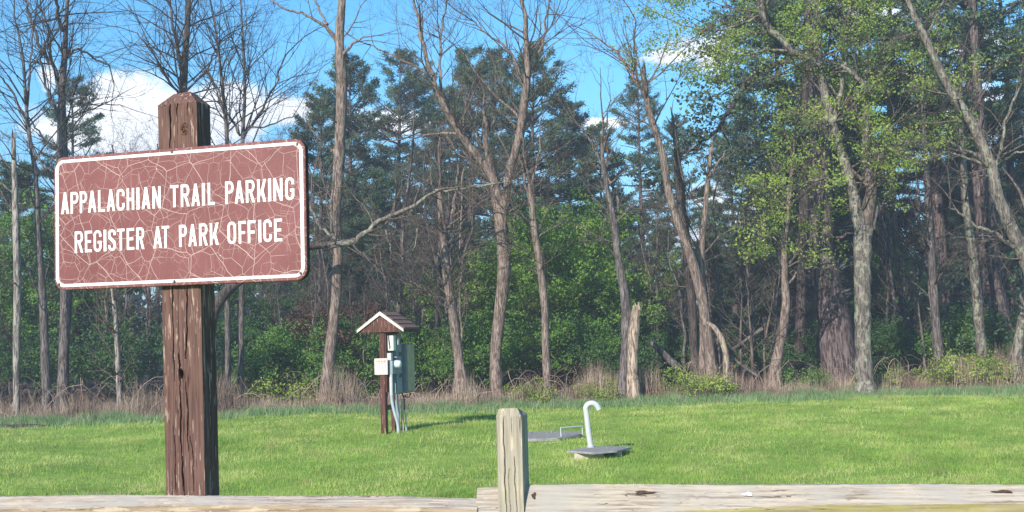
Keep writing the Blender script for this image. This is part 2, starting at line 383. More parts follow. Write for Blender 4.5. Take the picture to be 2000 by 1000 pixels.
finish(t, col, .42, t.math('MULTIPLY', ck, 1.0), .35, .002, spec=.35); M['sign_brown'] = m
m, t = newmat('sign_white'); tcn = t.n('ShaderNodeTexCoord'); sp = t.n('ShaderNodeSeparateXYZ', {0: (tcn, 3)})
v2 = t.n('ShaderNodeCombineXYZ', {0: (sp, 0), 1: (sp, 2)}); ck, dv = crack_nodes(t, v2)
col = t.mix(t.math('MULTIPLY', ck, .7), t.ramp(noise(t, v2, 30, 3), [(.35, (.80, .78, .74)), (.65, (.88, .86, .83))]), (.42, .34, .31))
finish(t, col, .4, ck, .3, .002, spec=.35); M['sign_white'] = m
m, t = newmat('sign_edge'); n = noise(t, oc(t, (1, 1, 1)), 30, 4, .7)
finish(t, t.ramp(n, [(.4, (.03, .022, .02)), (.6, (.07, .04, .03)), (.7, (.25, .12, .06))]), .85, n, .4, .004, spec=.2); M['sign_edge'] = m
M['screw'] = plain('screw', (.16, .14, .12), .45, .3, 60, .7)

def rrect(w, h, r, k=8):
    o = []
    for cx, cz, a0 in ((w / 2 - r, h / 2 - r, 0), (-w / 2 + r, h / 2 - r, 90), (-w / 2 + r, -h / 2 + r, 180), (w / 2 - r, -h / 2 + r, 270)):
        for i in range(k + 1): a = R(a0 + 90 * i / k); o.append((cx + r * math.cos(a), cz + r * math.sin(a)))
    return np.array(o)
base = SO
sign_root = thing('trail_sign', 'weathered brown sign board with cracked face and white lettering bolted to the post', 'sign', SO)
mb = MB(); n_ = 36
o0 = rrect(SW, SH, .05); o1 = rrect(SW - .006, SH - .006, .048)
r3 = lambda o, y: np.stack([o[:, 0], np.full(len(o), y), o[:, 1]], 1)
V = np.vstack([r3(o1, 0), r3(o0, .003), r3(o0, .028)])
f = [[k * n_ + j, k * n_ + (j + 1) % n_, (k + 1) * n_ + (j + 1) % n_, (k + 1) * n_ + j] for k in range(2) for j in range(n_)]
def lsign(mbx): return mbx
# local coordinates need the sign's own axes: build in local space and rotate the root
sign_root.rotation_euler = (0, 0, _y)
class LF:                                                    # identity frame, local space
    def __call__(s, v): return np.asarray(v, float).reshape(-1, 3)
ID = LF(); Z3 = np.zeros(3)
def lbuild(mb, name, mats, parent, smooth=False): return mb.build(name, mats, parent, smooth, origin=Z3)
mb.add(V[:n_], [list(range(n_))], 0); mb.add(V, f[:n_], 0)
mb.add(V, f[n_:], 1); mb.add(V[2 * n_:], [list(range(n_ - 1, -1, -1))], 1)
panel = lbuild(mb, 'sign_board', [M['sign_brown'], M['sign_edge']], sign_root)
mb = MB(); ix, iz, bx, bz = .0095, .0135, .0155, .0125
a = rrect(SW - 2 * ix, SH - 2 * iz, .042); b = rrect(SW - 2 * ix - 2 * bx, SH - 2 * iz - 2 * bz, .028)
V = np.vstack([r3(a, -.0012), r3(b, -.0012), r3(a, .001), r3(b, .001)])
f = [[j, (j + 1) % n_, n_ + (j + 1) % n_, n_ + j] for j in range(n_)] + [[2 * n_ + j, 2 * n_ + (j + 1) % n_, (j + 1) % n_, j] for j in range(n_)] + [[n_ + j, n_ + (j + 1) % n_, 3 * n_ + (j + 1) % n_, 3 * n_ + j] for j in range(n_)]
mb.add(V, f); lbuild(mb, 'border', M['sign_white'], panel)

# lettering: condensed highway capitals, glyph box 0..w x 0..1, stroke t
def glyph(ch, w, tk):
    S_ = []                                                  # list of quads / polygons
    rc = lambda x0, x1, y0, y1: S_.append([(x0, y0), (x1, y0), (x1, y1), (x0, y1)])
    def dg(x0, y0, x1, y1, ww): S_.append([(x0, y0), (x0 + ww, y0), (x1 + ww, y1), (x1, y1)])
    def arc(cx, cy, rx, ry, a0, a1, k=9):
        for i in range(k):
            p = []
            for a in (a0 + (a1 - a0) * i / k, a0 + (a1 - a0) * (i + 1) / k):
                c, s = math.cos(R(a)), math.sin(R(a)); p.append(((cx + rx * c, cy + ry * s), (cx + (rx - tk) * c, cy + (ry - tk) * s)))
            S_.append([p[0][0], p[1][0], p[1][1], p[0][1]])
    T = tk; r = w / 2; v = .8 * r
    if ch == 'A':
        dg(0, 0, w / 2 - T * .5, 1, T * 1.05); dg(w - T * 1.05, 0, w / 2 - T * .55, 1, T * 1.05); rc(w * .26, w * .74, .2, .2 + T * .9)
    elif ch in 'PR':
        rc(0, T, 0, 1); rb = .27; cy = 1 - rb
        rc(T, w - rb * .62, 1 - T, 1); rc(T, w - rb * .62, 1 - 2 * rb, 1 - 2 * rb + T)
        cx = w - rb * .62
        for i in range(12):
            p = []
            for a in (-90 + 15 * i, -75 + 15 * i):
                c, s = math.cos(R(a)), math.sin(R(a)); p.append(((cx + rb * .62 * c, cy + rb * s), (cx + max(rb * .62 - T, .01) * c, cy + (rb - T) * s)))
            S_.append([p[0][0], p[1][0], p[1][1], p[0][1]])
        if ch == 'R': dg(w - T, 0, w * .38, 1 - 2 * rb + T * .3, T * 1.05)
    elif ch == 'L': rc(0, T, 0, 1); rc(T, w, 0, T)
    elif ch == 'E': rc(0, T, 0, 1); rc(T, w, 0, T); rc(T, w, 1 - T, 1); rc(T, w * .88, .5 - T / 2, .5 + T / 2)
    elif ch == 'F': rc(0, T, 0, 1); rc(T, w, 1 - T, 1); rc(T, w * .88, .48 - T / 2, .48 + T / 2)
    elif ch == 'I': rc(0, w, 0, 1)
    elif ch == 'H': rc(0, T, 0, 1); rc(w - T, w, 0, 1); rc(T, w - T, .5 - T / 2, .5 + T / 2)
    elif ch == 'N': rc(0, T, 0, 1); rc(w - T, w, 0, 1); S_.append([(T, 1), (T, .62), (w - T, 0), (w - T, .38)])
    elif ch == 'T': rc(0, w, 1 - T, 1); rc(w / 2 - T / 2, w / 2 + T / 2, 0, 1 - T)
    elif ch == 'K': rc(0, T, 0, 1); dg(T, .30, w - T, 1, T * 1.1); dg(w - T * 1.1, 0, w * .36, .56, T * 1.1)
    elif ch in 'OCG':
        rc(0, T, r, 1 - r)
        arc(r, 1 - r, r, r, 0, 180, 14); arc(r, r, r, r, 180, 360, 14)
        if ch == 'O': rc(w - T, w, r, 1 - r)
        if ch == 'C': rc(w - T, w, r, r + .13); rc(w - T, w, 1 - r - .13, 1 - r)
        if ch == 'G': rc(w - T, w, r, .5); rc(w - T, w, 1 - r - .1, 1 - r); rc(w * .52, w - T, .5 - T, .5)
    elif ch == 'S':
        arc(r, 1 - r, r, r, 0, 180, 14); arc(r, r, r, r, 180, 360, 14)
        rc(w - T, w, 1 - r - .07, 1 - r); rc(0, T, r, r + .07)
        pts = [(0, 1 - r), (T, 1 - r), (T * 1.0, .66), (w * .62, .46), (w, .36), (w, r), (w - T, r), (w - T, .31), (w * .38, .5), (0, .62)]
        S_.append([(0, 1 - r), (T, 1 - r), (T * 1.15, .67), (.0, .60)]); S_.append([(0, .60), (T * 1.15, .67), (w - T * .2, .44), (w - T * 1.2, .34)])
        S_.append([(w - T * 1.2, .34), (w - T * .2, .44), (w, .36), (w - T, .30)]); S_.append([(w - T, .30), (w, .36), (w, r), (w - T, r)])
    return S_
L1 = [('A', 119.8, 135.2), ('P', 138.5, 153.8), ('P', 156.3, 170.8), ('A', 172.5, 188.6), ('L', 192, 205.6), ('A', 209, 225.2), ('C', 228.5, 243.9), ('H', 248, 262.6), ('I', 267.2, 273), ('A', 277.3, 294), ('N', 298.3, 314.4),
      ('T', 333, 349.3), ('R', 353.6, 370.6), ('A', 374.5, 391), ('I', 395, 401), ('L', 406.3, 420), ('P', 440.5, 457), ('A', 459.2, 476.8), ('R', 480.8, 498), ('K', 503, 520.3), ('I', 524.5, 530.4), ('N', 534.7, 552.5), ('G', 557.8, 575.4)]
L2 = [('R', 146.5, 162.8), ('E', 166.5, 180), ('G', 183.5, 198.8), ('I', 203, 208.4), ('S', 211.8, 226.8), ('T', 229.3, 244), ('E', 248.2, 262.6), ('R', 266.8, 282.4), ('A', 300, 317), ('T', 316.6, 331.4),
      ('P', 350.2, 365.8), ('A', 368.5, 385), ('R', 389.3, 406), ('K', 410.6, 427.6), ('O', 445, 461.8), ('F', 466.7, 481), ('F', 484.6, 500), ('I', 505.4, 511), ('C', 515.2, 531.5), ('E', 536, 551.8)]
for (LN, b0, b1, hh) in ((L1, (120, 418.6), (575, 390.4), .0935), (L2, (147, 494.2), (551, 471.0), .0925)):
    mb = MB(); k = 0; prev = None
    for ch, xa, xb in LN:
        if prev is not None and xa - prev > 11: lbuild(mb, 'lettering', M['sign_white'], panel); mb = MB()
        prev = xb
        xm = (xa + xb) / 2; yb_ = b0[1] + (b1[1] - b0[1]) * (xm - b0[0]) / (b1[0] - b0[0])
        ua, va = s_uv(xa, yb_); ub, vb = s_uv(xb, yb_); vv = (va + vb) / 2; w = (ub - ua) / hh
        for q in glyph(ch, w, .125):
            yo = -.0012 - .00012 * (k % 6); k += 1
            mb.add([(ua + x * hh, yo, vv + z * hh) for x, z in q], [list(range(len(q)))])
    lbuild(mb, 'lettering', M['sign_white'], panel)
def screw(parent, u, v, r=.0065, y0=-.001):
    mb = MB(); k = 12; a = np.arange(k) * 2 * np.pi / k
    V = [(u + r * math.cos(x), y0 - .0015, v + r * math.sin(x)) for x in a] + [(u + r * .6 * math.cos(x), y0 - .0045, v + r * .6 * math.sin(x)) for x in a]
    mb.add(V, [[j, (j + 1) % k, k + (j + 1) % k, k + j] for j in range(k)]); mb.add(V[k:], [list(range(k))])
    return lbuild(mb, 'screw', M['screw'], parent)
for px, py in ((110, 320), (580.5, 281.5), (116, 555.5), (587.5, 533.5), (336, 297), (341, 549.5)): screw(sign_root, *s_uv(px, py))
M['dent'] = plain('dent', (.7, .62, .5), .6)
for px, py in ((117.5, 440.6), (431, 499.5), (307, 331)):
    u, v = s_uv(px, py); q_ = screw(panel, u, v, .0035, -.0); q_.name = 'dent'; q_.data.materials[0] = M['dent']

# ------------------------------------------------------------ timber with real splits
def wood(name, paint, dark, bare, peel=.5, sc=1.0, grain=(1, 1, .04), moss=None):
    m, t = newmat(name); v = oc(t, grain); vf = oc(t, (1, 1, .10 if grain[2] < 1 else 1))
    n = noise(t, v, 90 * sc, 5, .6); p = noise(t, t.vm('ADD', oc(t, tuple(g if g == 1 else .09 for g in grain)), (.3, .2, .7)), 95 * sc, 3, .55); big = noise(t, oc(t), 4, 3)
    col = t.ramp(n, [(.3, dark), (.55, paint), (.75, tuple(min(1, a * 1.25) for a in paint))])
    if peel > 0:
        pf = t.math('ADD', t.math('MULTIPLY', p, .85), t.math('MULTIPLY', big, .15))
        col = t.mix(t.ramp(pf, [(.60 - .05 * peel, 0.0), (.615 - .05 * peel, .8)]), col, bare)
    ckn = noise(t, oc(t, tuple(g if g == 1 else .018 for g in grain)), 34 * sc, 2, .5, .15)
    ckl = t.ramp(t.math('ABSOLUTE', t.math('SUBTRACT', ckn, .5)), [(0.002, 1.0), (0.009, 0.0)])
    ckg = t.ramp(noise(t, oc(t, tuple(g if g == 1 else .3 for g in grain)), 9, 2), [(.36, 0.0), (.46, .95)])
    col = t.mix(t.math('MULTIPLY', ckl, ckg), col, tuple(a * .35 for a in dark))
    if moss: col = t.mix(t.ramp(noise(t, oc(t), 5, 4, .6), [(.42, 0.0), (.62, .75)]), col, moss)
    finish(t, col, .85, n, .5, .004, spec=.2); return m
M['post_brown'] = wood('post_brown', (.145, .078, .063), (.07, .037, .031), (.40, .28, .22), .25)
M['rail_grey'] = wood('rail_grey', (.40, .335, .275), (.17, .135, .11), (.52, .44, .37), 0, 1.3, (.035, 1, 1), moss=(.34, .31, .28))
M['rail_front'] = wood('rail_front', (.33, .27, .15), (.15, .12, .06), (.5, .4, .2), 0, .8, (.035, 1, 1), moss=(.30, .26, .07))
M['rail_tan'] = wood('rail_tan', (.36, .26, .18), (.15, .10, .065), (.5, .4, .3), .9, .8, (.05, 1, 1))
M['fence_post'] = wood('fence_post', (.37, .31, .25), (.20, .165, .125), (.55, .45, .33), .4, .9, (1, 1, .04), moss=(.33, .30, .23))
M['hole'] = plain('hole', (.012, .01, .009), .95)

def split_face(mb, W_, z0, z1, yf, grooves, holes, nxn=96, nzn=220, m=0, warp=.0015):
    xs = np.linspace(-W_ / 2, W_ / 2, nxn); zs = np.linspace(z0, z1, nzn); X, Z = np.meshgrid(xs, zs)
    Y = yf + warp * np.sin(X * 70 + 2 * np.sin(Z * 3)) + warp * .7 * np.sin(X * 160 + 3 * np.sin(Z * 5 + 1))
    Y[:, 0] = Y[:, -1] = yf; Y[0] = Y[-1] = yf
    for pl, w, dp in grooves:
        pl = np.array(pl, float); gx = np.interp(Z, pl[:, 1], pl[:, 0]) + .0016 * np.sin(Z * 37) + .001 * np.sin(Z * 91)
        ends = np.clip(np.minimum(Z - pl[0, 1], pl[-1, 1] - Z) / .06, 0, 1); ww = .75 * w * (.45 + .55 * ends) * (1 + .3 * np.sin(Z * 23))
        Y += np.where((Z > pl[0, 1]) & (Z < pl[-1, 1]), dp * np.clip(1 - np.abs(X - gx) / ww, 0, 1) ** .6, 0)
    for hx, hz, rx, rz, dp in holes:
        q = np.sqrt(((X - hx) / rx) ** 2 + ((Z - hz) / rz) ** 2); Y += dp * np.clip(1.15 - q, 0, .4) / .4 - .004 * np.exp(-((q - 1.4) / .3) ** 2)
    V = np.stack([X, Y, Z], -1).reshape(-1, 3); i, j = np.meshgrid(np.arange(nxn - 1), np.arange(nzn - 1)); q = (j * nxn + i).ravel()
    mb.add(V, np.stack([q, q + 1, q + nxn + 1, q + nxn], 1), m)

# ---- sign post
pl0 = SO + sy * .0295
bl, br, tl, tr = [hit(a, b, pl0, sy) for a, b in ((325.3, 970), (401, 970), (307.5, 203), (384, 198.5))]
pz = (tl + tr) / 2 - (bl + br) / 2; Lz = np.linalg.norm(pz); pz /= Lz
PW = (np.linalg.norm(br - bl) + np.linalg.norm(tr - tl)) / 2; PD = .107
bm = (bl + br) / 2; down = (bm[2] + .35) / pz[2]; o = bm - pz * down; HT = down + Lz
post = thing('sign_post', 'tall brown painted timber post with peeling paint behind the trail sign', 'post', o)
_xp = sx - (sx @ pz) * pz; _xp /= np.linalg.norm(_xp); _yp = np.cross(pz, _xp)
pm = Matrix(tuple((float(_xp[q]), float(_yp[q]), float(pz[q])) for q in range(3)))
post.rotation_euler = pm.to_euler()
def puv(px, py): q = hit(px, py, pl0, sy) - o; return q @ _xp, q @ pz
gr = []
for pts, w, dp in (([(360, 970), (354, 870), (352, 760), (350, 690)], .0048, .03), ([(368, 600), (363, 575), (362, 560)], .003, .02), ([(368, 880), (366, 790), (363, 745)], .0035, .02), ([(363, 700), (364, 640), (366, 566)], .0042, .025),
                   ([(340, 745), (338, 640), (337, 560)], .0035, .022), ([(333, 200), (333, 240), (332, 290)], .0048, .03), ([(347, 240), (346, 215), (348, 190)], .003, .018), ([(378, 960), (377, 900), (372, 850)], .0025, .015),
                   ([(343, 960), (342, 900), (341, 850)], .0022, .012), ([(366, 225), (367, 205), (368, 190)], .0022, .012)):
    q = sorted([puv(*p) for p in pts], key=lambda a: a[1]); gr.append((q, w, dp))
hx, hz = puv(354.5, 731)
hx2, hz2 = puv(360, 251)
mb = MB()
split_face(mb, PW, 0, HT - .003, -.0, gr, [(hx, hz, .011, .017, .05), (hx2, hz2, .008, .016, .012), (hx2 + .006, hz2 + .012, .006, .006, .03)], nxn=110, nzn=420)
c = .045; h0, h1 = HT, HT + .047
V = [(-PW / 2, 0, 0), (PW / 2, 0, 0), (PW / 2, PD, 0), (-PW / 2, PD, 0), (-PW / 2, 0, h0 - .003), (PW / 2, 0, h0 - .003), (PW / 2, PD, h0 - .003), (-PW / 2, PD, h0 - .003),
     (-PW / 2 + c * 1.3, c * .75, h1), (PW / 2 - c * 1.2, c * .75, h1 + .003), (PW / 2 - c * 1.2, PD - c * .6, h1 + .002), (-PW / 2 + c * 1.3, PD - c * .6, h1)]
mb.add(V, [[1, 2, 6, 5], [2, 3, 7, 6], [3, 0, 4, 7], [4, 5, 9, 8], [5, 6, 10, 9], [6, 7, 11, 10], [7, 4, 8, 11], [8, 9, 10, 11]])
lbuild(mb, 'timber', M['post_brown'], post)
# rough knot near the top and around the hole
M['knot'] = wood('knot', (.16, .075, .05), (.03, .015, .012), (.42, .30, .20), .6, .6, (1, 1, 1))
for kx, kz, rx, rz, nm in ((hx2 - .001, hz2 - .004, .017, .027, 'knot'),):
    mb = MB(); k = 22
    for rr, yy in ((1.0, -.001), (.8, -.006), (.6, -.003), (.42, -.008), (.25, -.002)):
        mb.v.append(np.array([(kx + rx * rr * math.cos(a) * (1 + .12 * math.sin(3 * a + rr * 9)), yy - .002 * math.sin(5 * a), kz + rz * rr * math.sin(a) * (1 + .1 * math.sin(4 * a + rr * 5))) for a in np.arange(k) * 2 * np.pi / k])); mb.n += k
    mb.f[(4, 0)] = [np.array([[q * k + j, q * k + (j + 1) % k, (q + 1) * k + (j + 1) % k, (q + 1) * k + j] for q in range(4) for j in range(k)])]
    mb.f[(k, 0)] = [np.array([[4 * k + j for j in range(k)]])]
    lbuild(mb, nm, M['knot'], post)

# ------------------------------------------------------------ rail fence
FY = R(-11.6); fo = np.array([0.0, 4.75, 0.0]); FX = FR(fo, FY)
fn = FX.y
def fuz(px, py, off=0.0): q = hit(px, py, fo + fn * off, fn) - fo; return q @ FX.x, q[2]
fpl = fuz(971, 900, -.057)[0]; fpr = fuz(1020.5, 900, -.057)[0]; ftop = fuz(995, 797, -.03)[1]
cx = (fpl + fpr) / 2; fw = fpr - fpl
fpost = thing('fence_post', 'short weathered grey wooden fence post with chamfered top joining the two rails', 'post', fo + FX.x * cx + np.array([0, 0, 0.0]))
fpost.rotation_euler = (0, 0, FY)
mb = MB(); sh = ftop - .028
gr = [([(-.022, .5), (-.018, 1.0), (-.02, sh)], .0025, .012), ([(.018, .75), (.02, 1.1), (.016, 1.25)], .0018, .008), ([(-.004, .6), (-.002, .9), (-.005, 1.2)], .0016, .006)]
split_face(mb, fw, -.1, sh, -.057, gr, [], nxn=70, nzn=200, warp=.001)
D2 = .057; w2 = fw / 2; ct = .016
zt = ftop
# side with mortise slot on both sides: split the side face around the slot
zs0, zs1 = .985, 1.105
for s in (1, -1):
    for (y0, y1, z0, z1) in ((-D2, D2, -.1, zs0), (-D2, -.038, zs0, zs1), (.038, D2, zs0, zs1), (-D2, D2, zs1, sh)):
        q = [(s * w2, y0, z0), (s * w2, y1, z0), (s * w2, y1, z1), (s * w2, y0, z1)]; mb.add(q if s > 0 else q[::-1], [[0, 1, 2, 3]])
for q in ([(-w2, -.038, zs0), (w2, -.038, zs0), (w2, .038, zs0), (-w2, .038, zs0)], [(-w2, -.038, zs1), (-w2, .038, zs1), (w2, .038, zs1), (w2, -.038, zs1)],
          [(-w2, -.038, zs0), (-w2, -.038, zs1), (w2, -.038, zs1), (w2, -.038, zs0)], [(-w2, .038, zs0), (w2, .038, zs0), (w2, .038, zs1), (-w2, .038, zs1)],
          [(w2, D2, -.1), (-w2, D2, -.1), (-w2, D2, sh), (w2, D2, sh)]): mb.add(q, [[0, 1, 2, 3]])
V = [(-w2, -D2, sh), (w2, -D2, sh), (w2, D2, sh), (-w2, D2, sh), (-w2 + ct * .7, -D2 + .004, zt), (w2 - ct, -D2 + .004, zt + .001), (w2 - ct, D2 - .03, zt - .012), (-w2 + ct * .7, D2 - .03, zt - .012)]
mb.add(V, [[0, 1, 5, 4], [1, 2, 6, 5], [2, 3, 7, 6], [3, 0, 4, 7], [4, 5, 6, 7]])
lbuild(mb, 'timber', M['fence_post'], fpost)

def rail(name, label, spts, topz, bh, x0, x1, yo=0.0, mats=None, hgt=.135, tap=(.0, .0), seed=0):
    """hewn log: section sampled along local x; bh(x) is the height of the grey upper bevel"""
    n = 260; X = np.linspace(x0, x1, n); TZ = np.interp(X, spts, topz); B = bh(X)
    root = thing(name, label, 'fence rail', fo + FX.x * (x0 + x1) / 2 + np.array([0, 0, float(np.interp((x0 + x1) / 2, spts, topz)) - .07]), 'rails of the wooden fence')
    mid = (x0 + x1) / 2
    ring = []
    yo = np.zeros(n) + yo
    e0 = np.clip((X - x0) / .05, 0, 1) ** .5 * .0 + 1; 
    prof = [(.035, -.006), (.012, -.001), (-.008, 0.0)] + [(-.008 - .044 * q, -q) for q in (.25, .5, .75, 1.0)] + [(-.053, -1 - q) for q in (.33, .66, 1.0)] + [(.0, -3), (.05, -3), (.056, -2.2), (.05, -1.0)]
    rs = []
    for a, b in prof:
        if b > -.01: z = np.full(n, b)
        elif b >= -1 and a < .04: z = b * B
        elif a == -.053: z = -B - (-b - 1) * np.maximum(hgt - B, .012)
        elif b == -3: z = np.full(n, -hgt - .01)
        else: z = np.full(n, b * .05)
        y = np.full(n, a) + .0022 * np.sin(X * 9 + a * 60 + seed) + .0012 * np.sin(X * 31 + b * 5) + .0008 * rng.standard_normal(n)
        z = z + .002 * np.sin(X * 5 + a * 40 + seed) + .0009 * rng.standard_normal(n)
        rs.append(np.stack([X, y + yo, TZ + z], -1))
    Vv = np.stack(rs, 1); k = len(prof); mb = MB()
    V = Vv.reshape(-1, 3) - np.array([mid, 0, float(np.interp(mid, spts, topz)) - .07])
    for j in range(k):
        j2 = (j + 1) % k; i = np.arange(n - 1) * k
        f = np.stack([i + j, i + k + j, i + k + j2, i + j2], 1)
        mb.add(V, f, 1 if 6 <= j <= 8 else 0)
    mb.add(V, [list(range(k))], 0); mb.add(V, [[(n - 1) * k + q for q in range(k - 1, -1, -1)]], 0)
    root.rotation_euler = (0, 0, FY)
    o_ = lbuild(mb, 'log', mats, root, smooth=True); return root, mid
def loc(root, mid, px, py, off=0):
    u, z = fuz(px, py, off); return u - mid, z - root.location.z
pr = [(1040, 948.5), (1250, 946), (1500, 946.5), (1750, 947), (2000, 947)]
uu = [fuz(*p, -.008) for p in pr]; a0 = fuz(932, 953.5, -.008)
sp_ = [a0[0]] + [fpr - .02] + [u[0] for u in uu] + [4.2]; tz_ = [a0[1] , a0[1] + .006] + [u[1] for u in uu] + [uu[-1][1]]
rR, mR = rail('fence_rail', 'right weathered fence rail with dark knots and a yellowish mossy front face', sp_, tz_, lambda x: np.interp(x, [0, .35, 1.05, 2, 4], [.10, .105, .062, .058, .055]), a0[0], 4.2, mats=[M['rail_grey'], M['rail_front']], seed=1)
ll = [(-600, 968), (0, 970), (250, 967.5), (500, 968), (750, 970), (928, 975)]
uu = [fuz(*p, -.008) for p in ll]
rL, mL = rail('fence_rail', 'left weathered fence rail with a bleached grey top running in front of the sign post', [u[0] for u in uu], [u[1] for u in uu], lambda x: .036 + .006 * np.sin(x * 2.2), uu[0][0], fuz(931.5, 975, -.05)[0], mats=[M['rail_grey'], M['rail_tan']], seed=4)
mb = MB(); e = fuz(931, 975, -.05)[0] - mL; box(mb, ID, e - .02, e + .11, .006, .034, -.03, .05); lbuild(mb, 'tenon', M['rail_tan'], rL)
def blotch(parent, u, z, rx, rz, y, mat_, name, tilt=0.4):
    mb = MB(); k = 16; a = np.arange(k) * 2 * np.pi / k
    jit = 1 + .25 * np.sin(3 * a + u * 7) + .12 * np.sin(5 * a)
    V = [(u + rx * j_ * math.cos(x), y + tilt * (z_ := rz * j_ * math.sin(x)) * -1 * -1 * -1 if False else y - tilt * (-rz * j_ * math.sin(x)) * 1.0, z + rz * j_ * math.sin(x)) for x, j_ in zip(a, jit)]
    V2 = [(p[0] * .6 + u * .4, p[1] - .003, p[2] * .6 + z * .4) for p in V]
    mb.add(V + V2, [[j, (j + 1) % k, k + (j + 1) % k, k + j] for j in range(k)]); mb.add(V2, [list(range(k))])
    lbuild(mb, name, mat_, parent)
M['knot_dark'] = plain('knot_dark', (.07, .04, .03), .9, .4, 90); M['dropping'] = plain('dropping', (.85, .84, .8), .7, .05)
u, z = loc(rR, mR, 1258, 962, -.028); blotch(rR, u, z, .036, .006, -.0245, M['knot_dark'], 'knot', .75)
u, z = loc(rR, mR, 1043, 968, -.02); blotch(rR, u, z, .009, .012, -.0225, M['knot_dark'], 'knot', .45)
u, z = loc(rR, mR, 1958, 960, -.028); blotch(rR, u, z, .034, .0045, -.027, M['knot_dark'], 'knot', .75)
u, z = loc(rR, mR, 1460, 965, -.03); blotch(rR, u, z, .017, .006, -.033, M['dropping'], 'bird_dropping', .75)

# ------------------------------------------------------------ meter shelter
M['kbrown'] = wood('kiosk_brown', (.115, .048, .036), (.05, .022, .018), (.3, .2, .15), .2, .5)
M['kwhite'] = plain('kiosk_white', (.60, .55, .49), .6, .1, 20)
m, t = newmat('shingle'); n = noise(t, oc(t), 60, 4, .7)
finish(t, t.ramp(n, [(.35, (.10, .06, .048)), (.55, (.20, .125, .10)), (.7, (.30, .21, .17))]), .9, n, .5, .006, spec=.15); M['shingle'] = m
M['cab_grey'] = plain('cabinet_grey', (.25, .30, .33), .45, .1, 9, .1); M['cab_shade'] = plain('cabinet_shade', (.24, .26, .27), .5, .15, 6)
M['cab_olive'] = plain('cabinet_olive', (.42, .37, .22), .6, .2, 7); M['whitebox'] = plain('white_box', (.70, .69, .65), .4, .04)
M['pvc'] = plain('pvc', (.36, .42, .43), .45, .12, 7); M['pvc_w'] = plain('pvc_white', (.50, .51, .50), .35, .06, 12, .0, .5)
M['palewood'] = plain('pale_wood', (.55, .42, .27), .8, .25, 20); M['black'] = plain('black_cable', (.015, .015, .016), .5)
M['glass_dome'] = plain('meter_glass', (.62, .68, .72), .12, .1, 5, .0, .8); M['notice'] = plain('notice_white', (.66, .56, .50), .5, .04)
M['notice_red'] = plain('notice_red', (.48, .14, .12), .6, .1)
kp = P(748.5, 848, 22.5); kz = float(gz(kp[0], kp[1])); kp = gpt(751.5, 848)
kd = float((kp - CAM) @ DV); ks = kd / 22.5
KY = R(-18); kiosk = thing('meter_shelter', 'small brown gable roofed shelter carrying electric meters and cabinets on the lawn', 'utility shelter', kp)
kiosk.rotation_euler = (0, 0, KY); kiosk.scale = (1, 1, 1)
def lb(fn_, name, mats, parent=None, smooth=False):
    mb = MB(); fn_(mb); mb.v = [v * ks for v in mb.v]; return lbuild(mb, name, mats, parent or kiosk, smooth)
lb(lambda b: box(b, ID, -.05, .045, -.05, .05, -.2, 1.86), 'post', M['kbrown'])
lb(lambda b: box(b, ID, -.05, .045, .42, .52, -.2, 1.86), 'post', M['kbrown'])
lb(lambda b: box(b, ID, .047, .068, -.03, .55, .74, 1.84), 'back_board', M['kbrown'])
lb(lambda b: box(b, ID, .0, .05, .052, .42, .42, .50), 'cross_rail', M['black'])
def gable(b):
    for y0 in (-.085, .50):
        V = [(-.40, y0, 1.79), (.40, y0, 1.79), (0, y0, 2.12), (-.40, y0 + .02, 1.79), (.40, y0 + .02, 1.79), (0, y0 + .02, 2.12)]
        b.add(V, [[0, 1, 2], [5, 4, 3]]); b.add(V, [[0, 3, 4, 1], [1, 4, 5, 2], [2, 5, 3, 0]])
lb(gable, 'gable_panel', M['kbrown'])
ang = math.atan2(.335, .44)
def roofslab(b):
    for s in (-1, 1):
        for k in range(4):
            a0_, a1_ = k / 4, (k + 1.12) / 4
            def pt(a, y, up): return (s * .44 * a, y, 2.145 - .295 * a + up)
            u0, u1 = .006 + .0, .026
            a1c = min(a1_, 1.03)
            V = [pt(a0_, -.10, u0), pt(a1c, -.10, u1), pt(a1c, .60, u1), pt(a0_, .60, u0), pt(a0_, -.10, u0 - .02), pt(a1c, -.10, u0 - .008), pt(a1c, .60, u0 - .008), pt(a0_, .60, u0 - .02)]
            b.add(V, BF if s > 0 else BF[:, ::-1], 0)
lb(roofslab, 'shingle_roof', M['shingle'])
def deck(b):
    for s in (-1, 1):
        V = [(0, -.088, 2.12), (s * .437, -.088, 1.81), (s * .437, .60, 1.81), (0, .60, 2.12), (0, -.088, 2.148), (s * .437, -.088, 1.84), (s * .437, .60, 1.84), (0, .60, 2.148)]
        b.add(V, BF if s < 0 else BF[:, ::-1])
        V = [(s * .418, -.088, 1.782), (s * .442, -.088, 1.782), (s * .442, .60, 1.782), (s * .418, .60, 1.782), (s * .418, -.088, 1.845), (s * .442, -.088, 1.845), (s * .442, .60, 1.845), (s * .418, .60, 1.845)]
        b.add(V, BF)
lb(deck, 'eave_board', M['kbrown'])
def fascia(b):
    for s in (-1, 1):
        V = [(0, -.118, 2.09), (s * .445, -.118, 1.788), (s * .445, -.102, 1.788), (0, -.102, 2.09), (0, -.118, 2.155), (s * .445, -.118, 1.835), (s * .445, -.102, 1.835), (0, -.102, 2.155)]
        b.add(V, BF)
lb(fascia, 'fascia', M['kwhite'])
wb = lb(lambda b: box(b, ID, .07, .185, .03, .16, 1.46, 1.74, 0, .012), 'white_box', M['whitebox'])
lb(lambda b: tubes(b, [(.10, .02, 1.78), (.105, .012, 1.66), (.115, .008, 1.58), (.125, .012, 1.53), (.112, .02, 1.50)], [.008] * 5, 6), 'cable', M['black'], wb)
lb(lambda b: box(b, ID, .19, .215, .17, .24, 1.56, 1.68, 0, .006), 'white_box', M['whitebox'])
